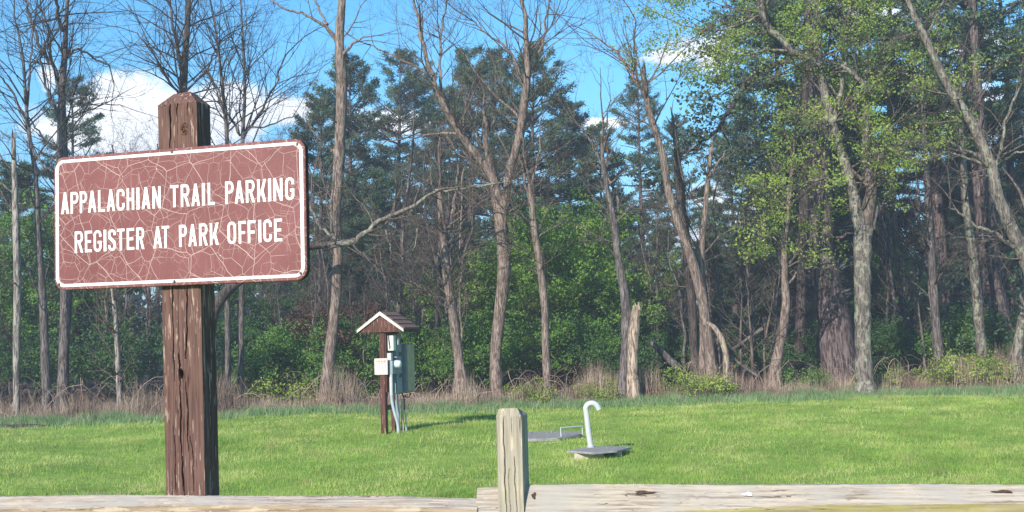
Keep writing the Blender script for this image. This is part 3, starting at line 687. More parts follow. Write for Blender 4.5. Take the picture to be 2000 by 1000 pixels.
pn = lb(lambda b: box(b, ID, .07, .165, .23, .44, .70, 1.76, 0, .006), 'meter_panel', M['cab_grey'])
for z in (.98, 1.36, 1.58):
    def handle(b):
        tubes(b, [(.168, .30, z), (.185, .30, z + .015), (.185, .30, z + .06), (.185, .37, z + .06), (.185, .37, z + .015), (.168, .37, z)], [.007] * 6, 5)
    lb(handle, 'handle', M['black'], pn)
lb(lambda b: box(b, ID, .07, .15, .0, .08, 1.29, 1.42, 0, .005), 'junction_box', M['pvc_w'])
lb(lambda b: box(b, ID, .07, .17, .01, .2, 1.05, 1.285, 0, .005), 'junction_box', M['cab_grey'])
def meter(b):
    tubes(b, [(.17, .135, 1.22), (.20, .135, 1.22), (.255, .135, 1.22), (.275, .135, 1.22), (.283, .135, 1.22)], [.068, .07, .066, .055, .02], 20, cap=True)
lb(meter, 'meter_dome', M['glass_dome'], smooth=True)
cb = lb(lambda b: box(b, ID, .09, .205, .56, .92, .70, 1.57, 0, .006), 'cabinet', M['cab_shade'])  # body coloured dark grey to stand in for shade on its front
lb(lambda b: box(b, ID, .207, .222, .585, .90, .72, 1.55, 0, .004), 'door', M['cab_olive'], cb)
lb(lambda b: tubes(b, [(.14, .56, 1.6), (.14, .50, 1.66), (.14, .46, 1.66)], [.015] * 3, 6), 'cable', M['black'])
lb(lambda b: tubes(b, resamp([(.125, .04, 1.05), (.125, .04, .8), (.13, .04, .60), (.17, .05, .38), (.225, .07, .15), (.23, .07, -.15)], 14), [.028] * 14, 10), 'conduit', M['pvc'], smooth=True)
lb(lambda b: tubes(b, [(.125, .04, 1.05), (.125, .04, .68)], [.031] * 2, 12), 'conduit', M['pvc_w'], smooth=True)
lb(lambda b: tubes(b, resamp([(.12, .28, .70), (.12, .28, .5), (.14, .28, .3), (.15, .26, -.15)], 10), [.033] * 10, 10), 'conduit', M['cab_grey'], smooth=True)
lb(lambda b: box(b, ID, .16, .205, .36, .40, -.15, .60, 0, .006), 'stake', M['palewood'])
lb(lambda b: tubes(b, [(.22, .44, .40), (.225, .44, -.15)], [.014] * 2, 8), 'conduit', M['pvc_w'], smooth=True)
lb(lambda b: tubes(b, resamp([(.17, .40, .70), (.20, .42, .60), (.19, .45, .45), (.21, .44, .38)], 10), [.014] * 10, 6), 'cable', M['black'], smooth=True)
lb(lambda b: tubes(b, resamp([(.24, .60, .70), (.25, .55, .62), (.19, .42, .64), (.17, .40, .70)], 10), [.009] * 10, 6), 'cable', M['black'], smooth=True)
nt = lb(lambda b: box(b, ID, -.142, .108, -.068, -.056, 1.045, 1.33, 0, .003), 'notice_board', M['notice'])
zz = 1.295
if True:
    for k, (w_, h_, xs_) in enumerate(((.018, .026, (-.10, -.072, -.044, -.01, .018, .046, .07)), (.03, .008, (-.095, -.055, -.01, .035)), (.022, .008, (-.085, -.05, -.01, .03, .055)), (.034, .008, (-.1, -.055, .0, .05)), (.026, .008, (-.095, -.05, -.015, .02, .055)), (.03, .008, (-.06, -.015, .02)))):
        lb(lambda b: [box(b, ID, x_, x_ + w_ * .85, -.0700, -.0675, zz - h_, zz) for x_ in xs_], 'printed_line', M['notice_red'], nt)
        zz -= .052 if k == 0 else .036
    lb(lambda b: box(b, ID, -.11, .078, -.0698, -.0675, 1.255, 1.259), 'printed_line', M['notice_red'], nt)

# ------------------------------------------------------------ vent pipe, slabs
m, t = newmat('concrete'); n = noise(t, oc(t), 14, 5, .65)
finish(t, t.ramp(n, [(.3, (.19, .18, .17)), (.6, (.31, .295, .28)), (.8, (.42, .40, .37))]), .9, n, .3, .006, spec=.2); M['concrete'] = m
M['conc_light'] = plain('concrete_light', (.48, .42, .33), .85, .15, 18); M['railgrey'] = plain('rail_metal', (.46, .50, .48), .5, .1, 10, .2)
vb = gpt(1160, 885); vd = float((vb - CAM) @ DV); pp = vd / F        # metres per photo pixel at the slab
def slab(name, label, corners, lift, th):
    c3 = []
    for px, py in corners:
        d = DV + RV * (px - 1000) / F + UV * (500 - py) / F; g = gpt(px, py); zt_ = float(gz(g[0], g[1])) + lift
        c3.append(CAM + d * ((zt_ - CAM[2]) / d[2]))
    c3 = np.array(c3); o_ = c3.mean(0); o_[2] = c3[:, 2].min() - th; root = thing(name, label, 'concrete slab', o_)
    mb = MB(); k = len(c3); top = resamp(np.vstack([c3, c3[:1]]), 28, False)[:-1]; top[:, 2] = c3[:, 2].mean(); k = len(top)
    ctr = top.mean(0); inn = ctr + (top - ctr) * .985; lo = top - [0, 0, .012]; bot = top - [0, 0, th]
    V = np.vstack([inn, lo, bot]); mb.add(V, [[q * k + j, (q + 1) * k + j, (q + 1) * k + (j + 1) % k, q * k + (j + 1) % k] for q in (0, 1) for j in range(k)]); mb.add(V[:k], [list(range(k))]); mb.add(V[2 * k:], [list(range(k - 1, -1, -1))])
    mb.build('slab', M['concrete'], root, False); return root, top
vr, vt = slab('vent_slab', 'low grey concrete slab with the white hooked vent pipe standing on it', [(1108, 880), (1160, 886), (1205, 881), (1236, 873), (1180, 869), (1140, 872)], .08, .03)
ztop = vt[0, 2]
mb = MB(); q = gpt(1207, 891); dd = float((q - CAM) @ DV); rr = 8.5 * dd / F
tubes(mb, [(q[0], q[1] + rr, q[2] - .1), (q[0], q[1] + rr, ztop - .031)], [rr, rr], 18, cap=True); mb.build('pedestal', M['conc_light'], vr)
def zhit(px, py, z): d = DV + RV * (px - 1000) / F + UV * (500 - py) / F; return CAM + d * ((z - CAM[2]) / d[2])
mb = MB(); q0 = zhit(1125, 884, ztop - .03); q1 = zhit(1180, 886, ztop - .03)
fr_ = FR((q0 + q1) / 2 + np.array([0, .12, 0]), 0); box(mb, fr_, -.24, .22, -.06, .3, -.2, -.001); mb.build('footing', M['conc_light'], vr, False)
vbp = zhit(1154, 873.5, ztop); vd = float((vbp - CAM) @ DV); s_ = vd / F
vp = thing('vent_pipe', 'white candy-cane shaped vent pipe standing on the low slab', 'pipe', vbp)
pts = [P(px, py, vd) for px, py in ((1154, 873.5), (1149, 840), (1145.5, 806))]
mb = MB(); tubes(mb, resamp(pts, 8), [5.6 * s_] * 8, 20, cap=True); mb.build('pipe', M['pvc_w'], vp)
mb = MB(); arcp = [P(px, py, vd) for px, py in ((1145.3, 806), (1144, 799), (1145.5, 793), (1150, 789), (1156, 787.5), (1162, 789), (1166.5, 793), (1170, 800))]
tubes(mb, resamp(arcp, 16), [5.5 * s_] * 16, 20, cap=True); mb.build('bend', M['pvc_w'], vp)
mb = MB(); tubes(mb, [P(1154, 874.5, vd), P(1153.6, 870, vd)], [8 * s_] * 2, 20, cap=True); mb.build('flange', M['railgrey'], vp)
r2, t2 = slab('tank_slab', 'flat grey concrete slab in the grass behind the vent pipe', [(985, 853), (1040, 857.5), (1090, 856), (1138, 849), (1132, 843), (1085, 841), (1000, 842)], .045, .05)
z2 = t2[0, 2]; hd = float((zhit(1096, 850, z2) - CAM) @ DV)
hr = thing('handrail', 'low pale metal handrail standing on the rear concrete slab', 'handrail', zhit(1096, 850, z2))
a_, b_ = zhit(1096, 853, z2), zhit(1138, 849, z2)
ua = P(1095, 836, float((a_ - CAM) @ DV)); ub = P(1137.5, 832.5, float((b_ - CAM) @ DV))
for lo, up in ((a_, ua), (b_, ub)):
    mb = MB(); tubes(mb, [lo, up], [.013] * 2, 8, cap=True); mb.build('leg', M['railgrey'], hr)
mb = MB(); tubes(mb, [ua, ub], [.016] * 2, 8, cap=True); mb.build('top_bar', M['railgrey'], hr)
mb = MB(); tubes(mb, [ua * .5 + a_ * .5, ub * .5 + b_ * .5], [.009] * 2, 8, cap=True)

# ------------------------------------------------------------ trees
UP = np.array([0, 0, 1.0])
def grow(start, dr, length, rad, level, out, up=.12, k=6, tips=None, spread=(.5, 1.0), kids=(4, 6), wob=.16):
    dr = dr / np.linalg.norm(dr); p = np.array(start, float); pts = [p.copy()]; ds = [dr.copy()]
    for i in range(k - 1):
        dr = dr + rng.normal(0, wob, 3) + UP * up * .5; dr /= np.linalg.norm(dr); p = p + dr * length / (k - 1); pts.append(p.copy()); ds.append(dr.copy())
    rr = rad * np.linspace(1, .25, k); out.setdefault(k, []).append((np.array(pts), rr))
    if level <= 0:
        if tips is not None: tips.extend(pts[k // 2:])
        return
    for _ in range(rng.integers(*kids)):
        tt = rng.uniform(.2, .97); i = min(int(tt * (k - 1)), k - 2); q = pts[i] + (pts[i + 1] - pts[i]) * (tt * (k - 1) - i)
        d0 = ds[i]; side = np.cross(d0, rng.normal(0, 1, 3)); side /= np.linalg.norm(side) + 1e-9
        a = rng.uniform(*spread); d2 = d0 * math.cos(a) + side * math.sin(a)
        grow(q, d2, length * rng.uniform(.38, .62) * (1.15 - .5 * tt), max(rr[i] * .55, .0035), level - 1, out, up, max(4, k - 1), tips, spread, kids, wob)
def flush(mb, out, m=0, n=4):
    for k, l in out.items(): tubes(mb, np.array([a for a, _ in l]), np.array([b for _, b in l]), n, m)
def polyw(pts, D, px2m, dd=0.0, k=None, wob=.0):
    """photo polyline (x, y, width px) at distance D -> world points + radii"""
    pts = [(*p[:2], p[2], p[3] if len(p) > 3 else 0) for p in pts]
    k = k or max(8, int(4 * len(pts)))
    A = resamp(np.array([(p[0], p[1], p[2], p[3]) for p in pts], float), k)
    w = A[:, 2] / 2 * px2m
    s = np.linspace(0, 1, k)
    Q = np.array([P(a[0], a[1], D + a[3] + dd * q) for a, q in zip(A, s)])
    if wob: Q[1:] += np.cumsum(rng.normal(0, wob, (k - 1, 3)), 0) * .3
    return Q, np.maximum(w, .004)
def leaves(mb, c, size, m=0, up=.3):
    n = len(c); a = rng.normal(0, 1, (n, 3)); a /= np.linalg.norm(a, axis=1, keepdims=True)
    nrm = rng.normal(0, 1, (n, 3)) + UP * up; b = np.cross(a, nrm); b /= np.linalg.norm(b, axis=1, keepdims=True) + 1e-9
    s = (size * rng.uniform(.6, 1.3, n))[:, None]; cc = np.cross(a, b) * .18
    V = np.stack([c - a * s * .5, c + b * s * .3 + cc * s, c + a * s * .5, c - b * s * .3 + cc * s], 1)
    mb.add(V, np.arange(n)[:, None] * 4 + np.array([0, 1, 2, 3]), m)
def scatter(tips, per, sig, clump=1.0):
    tp = np.array(tips); f_ = np.sin(tp[:, 0] * 3.1 + 2 * np.sin(tp[:, 2] * 1.7)) * np.sin(tp[:, 2] * 3.9 + tp[:, 1] * 2.3 + 1.5 * np.sin(tp[:, 0] * 2.1))
    tp = tp[f_ > -.12]; t_ = np.repeat(tp, per, 0); return t_ + rng.normal(0, 1, t_.shape) * np.array(sig)

def base_of(px, D):                                           # ground point at distance D under photo column px
    q = P(px, 800, D); return np.array([q[0], q[1], float(gz(q[0], q[1]))])
def tree(name, label, cat, D, trunk, limbs=(), barkm='bark_tan', twigs=0, tl=(1.0, 2.2), tw_m='twig', level=2, snag=False, leaf=None, group=None, up=.12, trange=(.35, 1.0), kids=(3, 6), flare=True, dirs=None, limbm=None):
    """trunk: (x,y,w) photo points bottom -> top"""
    s = D / F
    b0 = base_of(trunk[0][0], D)
    Q, w = polyw(trunk, D, s, k=max(10, 5 * len(trunk)))
    # drop the foot to the ground
    foot = np.array([b0 + (Q[0] - b0) * np.array([.0, 0, 0]) - UP * .15]); foot[0, 0] = Q[0, 0] + (Q[0, 0] - Q[1, 0]) * .3
    foot[0, 1] = Q[0, 1]
    if Q[0, 2] > b0[2] + .02: Qa = np.vstack([foot, Q]); wa = np.r_[w[0] * (1.35 if flare else 1), w * 1.0]
    else:
        Q[0, 2] = min(Q[0, 2], b0[2] - .1); Qa = Q; wa = w.copy()
    if flare: wa[:2] *= 1.12
    root = thing(name, label, cat, b0, group)
    mb = MB(); K = max(24, len(Qa) * 3); A = resamp(np.column_stack([Qa, wa]), K); lump = 1 + .02 * np.sin(np.arange(K) * .55 + rng.uniform(0, 6))
    A[:, :2] += (rng.uniform(-.03, .03, (2,)) * np.sin(np.arange(K)[:, None] * .5 + rng.uniform(0, 6, 2))) * A[:, 3:4]
    n = 14 if wa.max() > .06 else 8
    tubes(mb, A[:, :3], A[:, 3] * lump, n, rough=.05, cap=False)
    if snag:                                                   # splintered top
        e = A[-1]; r_ = e[3]
        for q in range(6):
            an = rng.uniform(0, 6.28); o_ = e[:3] + np.array([math.cos(an), math.sin(an), 0]) * r_ * .6
            tubes(mb, [o_ - UP * .15, o_ + UP * .02, o_ + UP * rng.uniform(.05, .22)], [r_ * .45, r_ * .38, .006], 5)
    out = {}; tips = []
    lims = []; lmb = MB() if limbm else mb
    for lm in limbs:
        L, lw = polyw(lm, D, s, dd=rng.uniform(-.9, .9)); kk = len(L)
        L[1:] += rng.normal(0, .02, (kk - 1, 3)); tubes(lmb, L, lw, 8, rough=.08); lims.append((L, lw))
    mb.build('trunk', M[barkm], root, True)
    if limbm: lmb.build('limb', M[limbm], root, True)
    if twigs:
        src = [(A[int(K * trange[0]):, :3], A[int(K * trange[0]):, 3])] + lims
        lens = np.array([np.linalg.norm(np.diff(a, axis=0), axis=1).sum() for a, _ in src]); pr_ = lens / lens.sum()
        for _ in range(twigs):
            q = rng.choice(len(src), p=pr_); pts_, ww = src[q]; i = rng.integers(0, len(pts_) - 1); tt = rng.uniform()
            st = pts_[i] * (1 - tt) + pts_[i + 1] * tt; d0 = pts_[i + 1] - pts_[i]; d0 /= np.linalg.norm(d0) + 1e-9
            sd = rng.normal(0, 1, 3) * np.array([1, .8, .5]); sd -= d0 * (sd @ d0); sd /= np.linalg.norm(sd) + 1e-9
            a = rng.uniform(.6, 1.2); d2 = d0 * math.cos(a) + sd * math.sin(a)
            if dirs is not None: d2 = d2 + np.array(dirs)
            grow(st, d2, rng.uniform(*tl), min(ww[i] * .5, .028), level, out, up, 6, tips, kids=kids)
        for L, lw in lims: grow(L[-1], L[-1] - L[-2], rng.uniform(*tl), lw[-1], level, out, up, 6, tips, kids=kids)
        if not snag: grow(A[-1, :3], A[-1, :3] - A[-2, :3], rng.uniform(*tl) * 1.1, A[-1, 3], level, out, up, 6, tips, kids=kids)
        mb = MB(); flush(mb, out, 0, 3); mb.build('branches', M[tw_m], root, True)
    if leaf and tips:
        mname, per, size, sig = leaf
        mb = MB(); leaves(mb, scatter(tips, per, sig), size); mb.build('crown', M[mname], root, False)
    return root

BT = 'bare trees along the edge of the woods'
tree('snag', 'pale dead trunk with a splintered top, far left of the woods', 'tree', 30.5, [(33, 815, 13), (32, 700, 13), (34, 550, 15), (30, 400, 12), (26, 270, 8)], barkm='bark_dead', snag=True, twigs=10, tl=(.4, 1.2), level=1, trange=(.3, .9))
tree('bare_tree', 'thin dark bare tree with spreading twigs just right of the splintered snag', 'tree', 31, [(92, 790, 18), (84, 600, 16), (76, 475, 13), (70, 350, 9), (58, 270, 8), (52, 215, 7), (45, 110, 5)],
     [[(56, 250, 5), (25, 180, 4), (0, 150, 3), (-30, 130, 2)], [(53, 210, 5), (60, 120, 4), (66, 40, 3)], [(60, 290, 5), (90, 330, 4), (105, 300, 3)]], 'bark_grey', 34, (1.2, 2.6), 'twig_dark', 2, group=BT, trange=(.5, 1))
tree('bare_tree', 'stout bare tree with furrowed bark rising behind the left end of the sign board', 'tree', 32, [(122, 800, 24), (125, 690, 22), (130, 560, 22), (127, 430, 21), (122, 320, 22), (121, 240, 18), (121, 180, 13), (126, 110, 12), (128, 60, 9), (132, 0, 7)],
     [[(121, 190, 9), (105, 130, 8), (85, 105, 7), (65, 50, 6), (50, 0, 5)], [(124, 60, 8), (115, 35, 7), (108, 0, 6)], [(127, 120, 6), (150, 95, 5), (175, 110, 4), (215, 130, 3)], [(122, 175, 6), (100, 120, 6), (92, 60, 4), (80, 10, 3)],
      [(130, 195, 5), (160, 190, 4), (190, 205, 3), (240, 205, 2)], [(118, 240, 6), (92, 170, 5), (80, 110, 4)], [(120, 290, 6), (85, 270, 4), (60, 230, 3)]], 'bark_grey', 62, (1.2, 2.6), 'twig_dark', 2, group=BT, trange=(.45, 1))
tree('dead_tree', 'slender whitish dead trunk under the left half of the sign board', 'tree', 31.2, [(235, 810, 11), (230, 700, 10), (224, 600, 9), (216, 540, 7), (208, 470, 5)], (), 'bark_dead', 16, (.8, 1.8), 'twig', 1, trange=(.2, 1))
tree('bare_tree', 'two stemmed dark bare tree rising straight above the sign post', 'tree', 32.5, [(372, 800, 30), (368, 600, 26), (362, 400, 22), (360, 250, 18), (358, 180, 16), (362, 110, 13), (366, 50, 12), (368, -10, 11)],
     [[(358, 175, 9), (350, 100, 8), (337, 55, 6), (332, 0, 5)], [(355, 190, 5), (320, 150, 4), (290, 90, 3), (260, 60, 2)], [(362, 180, 5), (400, 140, 4), (430, 80, 3)]], 'bark_grey', 46, (1.2, 2.8), 'twig_dark', 2, group=BT, trange=(.55, 1))
tree('bare_tree', 'young thin bare tree showing above the sign board right of the post', 'tree', 31.5, [(446, 800, 12), (444, 550, 10), (443, 275, 8), (436, 190, 7), (428, 110, 5), (418, 30, 3)],
     [[(442, 240, 4), (420, 170, 3), (395, 110, 2)]], 'bark_grey', 34, (1.4, 2.8), 'twig_dark', 2, group=BT, trange=(.6, 1), dirs=(-.2, 0, .4))
tree('bare_tree', 'young thin bare tree forking over the right part of the sign board', 'tree', 31.8, [(470, 800, 13), (472, 550, 11), (474, 275, 8), (478, 200, 6), (476, 120, 5), (470, 0, 3)],
     [[(478, 260, 6), (500, 230, 5), (535, 170, 4), (560, 100, 3)], [(470, 265, 5), (440, 210, 4), (410, 150, 3), (380, 120, 2)], [(480, 250, 4), (530, 245, 3), (575, 225, 2)]], 'bark_grey', 40, (1.4, 2.8), 'twig_dark', 2, group=BT, trange=(.6, 1), dirs=(0.05, 0, .3))
tree('leaning_tree', 'dark bark trunk leaning out from behind the sign post under the board', 'tree', 30.6, [(404, 812, 30), (406, 700, 26), (412, 630, 22), (430, 585, 21), (462, 552, 20), (500, 525, 17), (560, 492, 15), (640, 478, 13)],
     [[(640, 478, 12), (690, 470, 11), (740, 432, 9), (800, 405, 8), (852, 372, 6)], [(745, 430, 6), (760, 470, 5), (765, 520, 3)], [(700, 468, 6), (740, 480, 5), (785, 500, 3)], [(800, 405, 5), (815, 440, 4), (808, 490, 3)],
      [(660, 470, 7), (625, 440, 5), (606, 400, 4)], [(850, 372, 5), (930, 365, 4), (1010, 350, 2)]], 'bark_dark', 46, (.7, 1.7), 'twig', 2, trange=(.85, 1), up=.05, limbm='bark_lichen')
tree('bare_tree', 'tall straight bare tree with shaggy bark left of the meter shelter', 'tree', 31.5, [(634, 788, 26), (645, 690, 23), (655, 600, 20), (660, 500, 20), (655, 420, 22), (663, 300, 22), (668, 160, 21), (663, 80, 18), (668, 0, 15), (670, -40, 13)],
     [[(660, 85, 9), (640, 55, 7), (600, 30, 5), (565, 20, 4), (530, 0, 3)], [(668, 110, 7), (690, 85, 5), (710, 72, 3)], [(640, 48, 5), (620, 10, 4), (612, -20, 3)], [(654, 300, 6), (646, 292, 4)]], 'bark_tan', 16, (.8, 1.8), 'twig', 2, group=BT, trange=(.3, 1))
tree('bare_tree', 'forked grey bare tree just right of the meter shelter roof', 'tree', 32, [(900, 745, 28), (896, 700, 20), (885, 620, 18), (872, 530, 19), (866, 460, 15), (860, 400, 11), (858, 370, 8)],
     [[(870, 480, 12), (882, 420, 9), (890, 370, 7), (893, 330, 4)], [(905, 720, 5), (898, 560, 5), (900, 420, 4), (905, 330, 3)], [(884, 610, 5), (820, 560, 4), (780, 540, 2)]], 'bark_tan', 30, (1.0, 2.0), 'twig', 2, group=BT, trange=(.4, 1))
tree('bare_tree', 'big Y shaped bare tree standing behind the fence post', 'tree', 32, [(973, 783, 28), (968, 700, 23), (975, 620, 23), (984, 530, 25), (980, 450, 26), (972, 390, 23), (962, 345, 18)],
     [[(966, 352, 17), (930, 300, 16), (900, 262, 15), (868, 208, 12), (845, 150, 9), (825, 80, 7), (808, 0, 5)], [(982, 440, 17), (992, 350, 16), (1008, 290, 16), (1020, 235, 17), (1030, 150, 13), (1027, 60, 9), (1018, -20, 7)],
      [(952, 330, 9), (948, 300, 7), (938, 278, 5)], [(1024, 170, 7), (1000, 110, 5), (960, 70, 4), (920, 40, 3)], [(848, 150, 5), (790, 120, 4), (720, 85, 3)], [(1030, 160, 6), (1060, 80, 5), (1072, 0, 3)],
      [(860, 200, 6), (858, 120, 5), (865, 40, 4), (880, -20, 3)], [(1020, 235, 6), (960, 180, 4), (900, 100, 3)], [(895, 262, 6), (850, 262, 4), (790, 270, 3), (740, 282, 2)]], 'bark_tan', 100, (1.2, 2.6), 'twig', 2, group=BT, trange=(.6, 1), up=.2)
tree('bare_tree', 'slim crooked bare tree between the fence post and the hooked vent pipe', 'tree', 31.5, [(1070, 765, 18), (1066, 680, 15), (1064, 600, 15), (1055, 520, 15), (1044, 450, 13), (1037, 390, 12), (1034, 360, 8)],
     [[(1037, 390, 5), (1020, 330, 4), (1010, 260, 3)], [(1036, 380, 4), (1050, 300, 3), (1060, 220, 2)]], 'bark_tan', 18, (1.0, 1.8), 'twig', 2, group=BT, trange=(.5, 1))
tree('vine_tree', 'bare tree wrapped in dark vines rising from beside a broken pale stump', 'tree', 31.5, [(1222, 735, 26), (1226, 660, 26), (1222, 590, 20), (1208, 510, 15), (1200, 440, 15), (1188, 380, 10), (1178, 320, 8), (1176, 270, 5)],
     [[(1180, 330, 5), (1150, 270, 4), (1115, 225, 3)], [(1200, 440, 7), (1206, 390, 6), (1191, 355, 6)], [(1178, 300, 4), (1185, 240, 3), (1190, 190, 2)]], 'bark_grey', 26, (1.0, 2.0), 'twig', 2, group=BT, trange=(.45, 1))
tree('broken_stump', 'tall pale broken stump leaning against the vine covered tree', 'stump', 31.15, [(1236, 738, 21), (1236, 680, 21), (1239, 640, 20), (1243, 604, 17)], (), 'bark_stump', 0, snag=True)
tree('bare_tree', 'bare tree with a snapped top and a long bent trunk right of centre', 'tree', 31.8, [(1390, 722, 22), (1380, 640, 20), (1366, 560, 20), (1345, 490, 18), (1322, 430, 16), (1305, 370, 15), (1296, 310, 14), (1278, 250, 12), (1262, 190, 11), (1257, 130, 8)],
     [[(1262, 190, 7), (1240, 158, 6), (1215, 115, 5), (1190, 92, 4), (1150, 62, 2)], [(1245, 165, 4), (1240, 100, 4), (1238, 30, 3)], [(1258, 175, 4), (1290, 120, 3), (1310, 60, 2)]], 'bark_tan', 26, (1.2, 2.6), 'twig', 2, group=BT, snag=True, trange=(.75, 1), up=.2)
tree('dead_tree', 'straight dead trunk close behind the bent tree with the snapped top', 'tree', 33.5, [(1356, 700, 18), (1352, 600, 17), (1342, 500, 17), (1333, 420, 17), (1325, 350, 15), (1322, 290, 12)], [[(1352, 560, 8), (1350, 500, 8), (1337, 400, 7), (1335, 350, 6)]], 'bark_dark', 14, (.8, 1.8), 'twig', 1, trange=(.4, 1))
tree('snag', 'leaning bare snag right of the bent tree against the bright clouds', 'tree', 33, [(1372, 690, 12), (1372, 560, 11), (1372, 470, 11), (1380, 380, 10), (1390, 285, 8)], [[(1384, 350, 5), (1400, 320, 4), (1420, 290, 2)]], 'bark_tan', 8, (.8, 1.8), 'twig', 1, snag=True, trange=(.4, 1))
tree('broken_branch', 'arched broken branch with bare orange wood below the bent tree', 'branch', 31.3, [(1418, 725, 11), (1417, 690, 12), (1408, 660, 11), (1395, 640, 9), (1380, 630, 7)], (), 'bark_stump', 0, flare=False)
tree('leafy_tree', 'slender curved tree with fresh leaf sprays left of the massive pine trunk', 'tree', 32.5, [(1514, 725, 24), (1524, 670, 19), (1535, 600, 17), (1532, 540, 14), (1532, 480, 12), (1538, 420, 11), (1545, 350, 8), (1550, 290, 6)],
     [[(1536, 560, 5), (1560, 530, 4), (1590, 520, 3)], [(1534, 480, 5), (1500, 460, 4), (1480, 470, 3)]], 'bark_tan', 26, (.9, 1.7), 'twig', 2, leaf=('leaf_spring', 4, .09, (.12, .12, .08)), trange=(.45, 1))
pb = tree('pine_tree', 'massive old pine trunk with reddish grey bark and broken branch stubs', 'tree', 35, [(1640, 735, 84), (1634, 690, 76), (1628, 620, 66), (1612, 545, 56), (1604, 480, 50), (1602, 380, 44), (1598, 260, 38), (1592, 100, 30), (1588, -120, 22)],
     [[(1630, 575, 5), (1655, 568, 4), (1668, 566, 3)], [(1635, 600, 6), (1662, 590, 4)], [(1590, 560, 5), (1572, 558, 3)], [(1596, 655, 5), (1580, 650, 3)], [(1640, 650, 5), (1660, 648, 3)], [(1614, 470, 7), (1650, 460, 5), (1668, 455, 3)]], 'bark_pine', 0, flare=False)
tree('leafy_tree', 'forked lichen covered tree with bright new leaves right of the massive pine trunk', 'tree', 31.5, [(1690, 752, 38), (1687, 690, 32), (1685, 600, 31), (1684, 520, 33), (1686, 470, 36), (1690, 440, 34)],
     [[(1684, 455, 25), (1672, 410, 25), (1664, 370, 22), (1650, 320, 20), (1632, 270, 20), (1618, 220, 18), (1607, 160, 17), (1600, 125, 15), (1590, 60, 12), (1580, -30, 9)], [(1697, 450, 25), (1704, 400, 23), (1696, 330, 20), (1694, 260, 17), (1692, 195, 15), (1690, 150, 9), (1700, 80, 6)],
      [(1604, 130, 15), (1575, 112, 14), (1548, 100, 15), (1520, 70, 15), (1495, 45, 13), (1485, 0, 10)], [(1625, 240, 11), (1640, 190, 10), (1646, 150, 9), (1655, 60, 6)], [(1690, 175, 10), (1670, 145, 9), (1640, 128, 7)], [(1545, 100, 6), (1505, 95, 5), (1450, 108, 4), (1400, 98, 3)],
      [(1500, 20, 6), (1440, 50, 4), (1370, 60, 3), (1310, 40, 2)], [(1700, 300, 6), (1740, 250, 4), (1790, 220, 3)], [(1660, 360, 6), (1610, 350, 4), (1560, 360, 3)]], 'bark_lichen', 95, (1.1, 2.5), 'twig', 2,
     leaf=('leaf_spring', 11, .07, (.11, .11, .06)), trange=(.9, 1), up=.05)
tree('leaning_tree', 'bare pinkish trunk leaning diagonally across the right edge with a tangle of twigs', 'tree', 29.5, [(2052, 800, 40), (2050, 700, 36), (2035, 600, 33), (2008, 515, 29), (1975, 445, 25), (1948, 380, 22), (1936, 325, 21), (1900, 245, 19), (1865, 190, 18), (1838, 140, 16), (1805, 70, 14), (1780, 20, 11), (1760, -40, 8)],
     [[(1940, 330, 8), (1955, 290, 7), (1970, 220, 5), (1995, 160, 4)], [(1935, 330, 7), (1900, 300, 6), (1860, 280, 5), (1850, 265, 3)], [(1938, 325, 7), (1895, 310, 5), (1850, 300, 4), (1790, 320, 3)], [(2010, 520, 9), (1975, 480, 8), (1940, 455, 7), (1905, 440, 6), (1880, 420, 5), (1852, 403, 3)],
      [(1945, 320, 6), (1985, 300, 4), (2020, 290, 3)], [(1808, 75, 6), (1830, 30, 4), (1850, -20, 3)]], 'bark_lichen', 44, (.8, 1.6), 'twig', 2, group=BT, trange=(.5, .75), up=.0)
tree('bare_tree', 'slim patchy barked trunk rising from dead grass left of the sunlit leafy shrubs', 'tree', 33, [(1836, 722, 20), (1830, 640, 16), (1822, 540, 15), (1816, 440, 13), (1810, 350, 12), (1805, 250, 9), (1800, 150, 7)], (), 'bark_grey', 22, (1.0, 2.0), 'twig_dark', 1, group=BT, trange=(.3, 1))
tree('bare_tree', 'yellowish trunk standing among the sunlit leafy shrubs at the right', 'tree', 32.5, [(1924, 745, 22), (1915, 660, 20), (1906, 560, 19), (1896, 470, 17), (1884, 380, 14), (1880, 280, 12), (1875, 180, 10)], (), 'bark_lichen', 20, (1.0, 2.0), 'twig_dark', 1, group=BT, trange=(.3, 1))
tree('pine_tree', 'leaning pine trunk with short side stubs near the right edge', 'tree', 36, [(1968, 690, 36), (1958, 620, 31), (1944, 540, 27), (1935, 470, 26), (1928, 380, 24), (1915, 250, 20), (1905, 100, 16), (1895, -60, 12)],
     [[(1945, 600, 4), (1925, 596, 3)], [(1950, 625, 4), (1928, 628, 2)], [(1940, 560, 4), (1922, 556, 2)], [(1948, 650, 4), (1930, 655, 2)]], 'bark_pine', 24, (1.4, 3.0), 'twig_dark', 2, leaf=('needle', 5, .16, (.2, .2, .07)), trange=(.6, 1))
tree('bare_tree', 'grey trunk half cut by the right edge of the picture', 'tree', 32, [(1984, 700, 22), (1994, 640, 18), (2002, 560, 17), (2010, 460, 14)], (), 'bark_lichen', 8, (1.0, 2.0), 'twig', 1, group=BT, trange=(.3, 1))
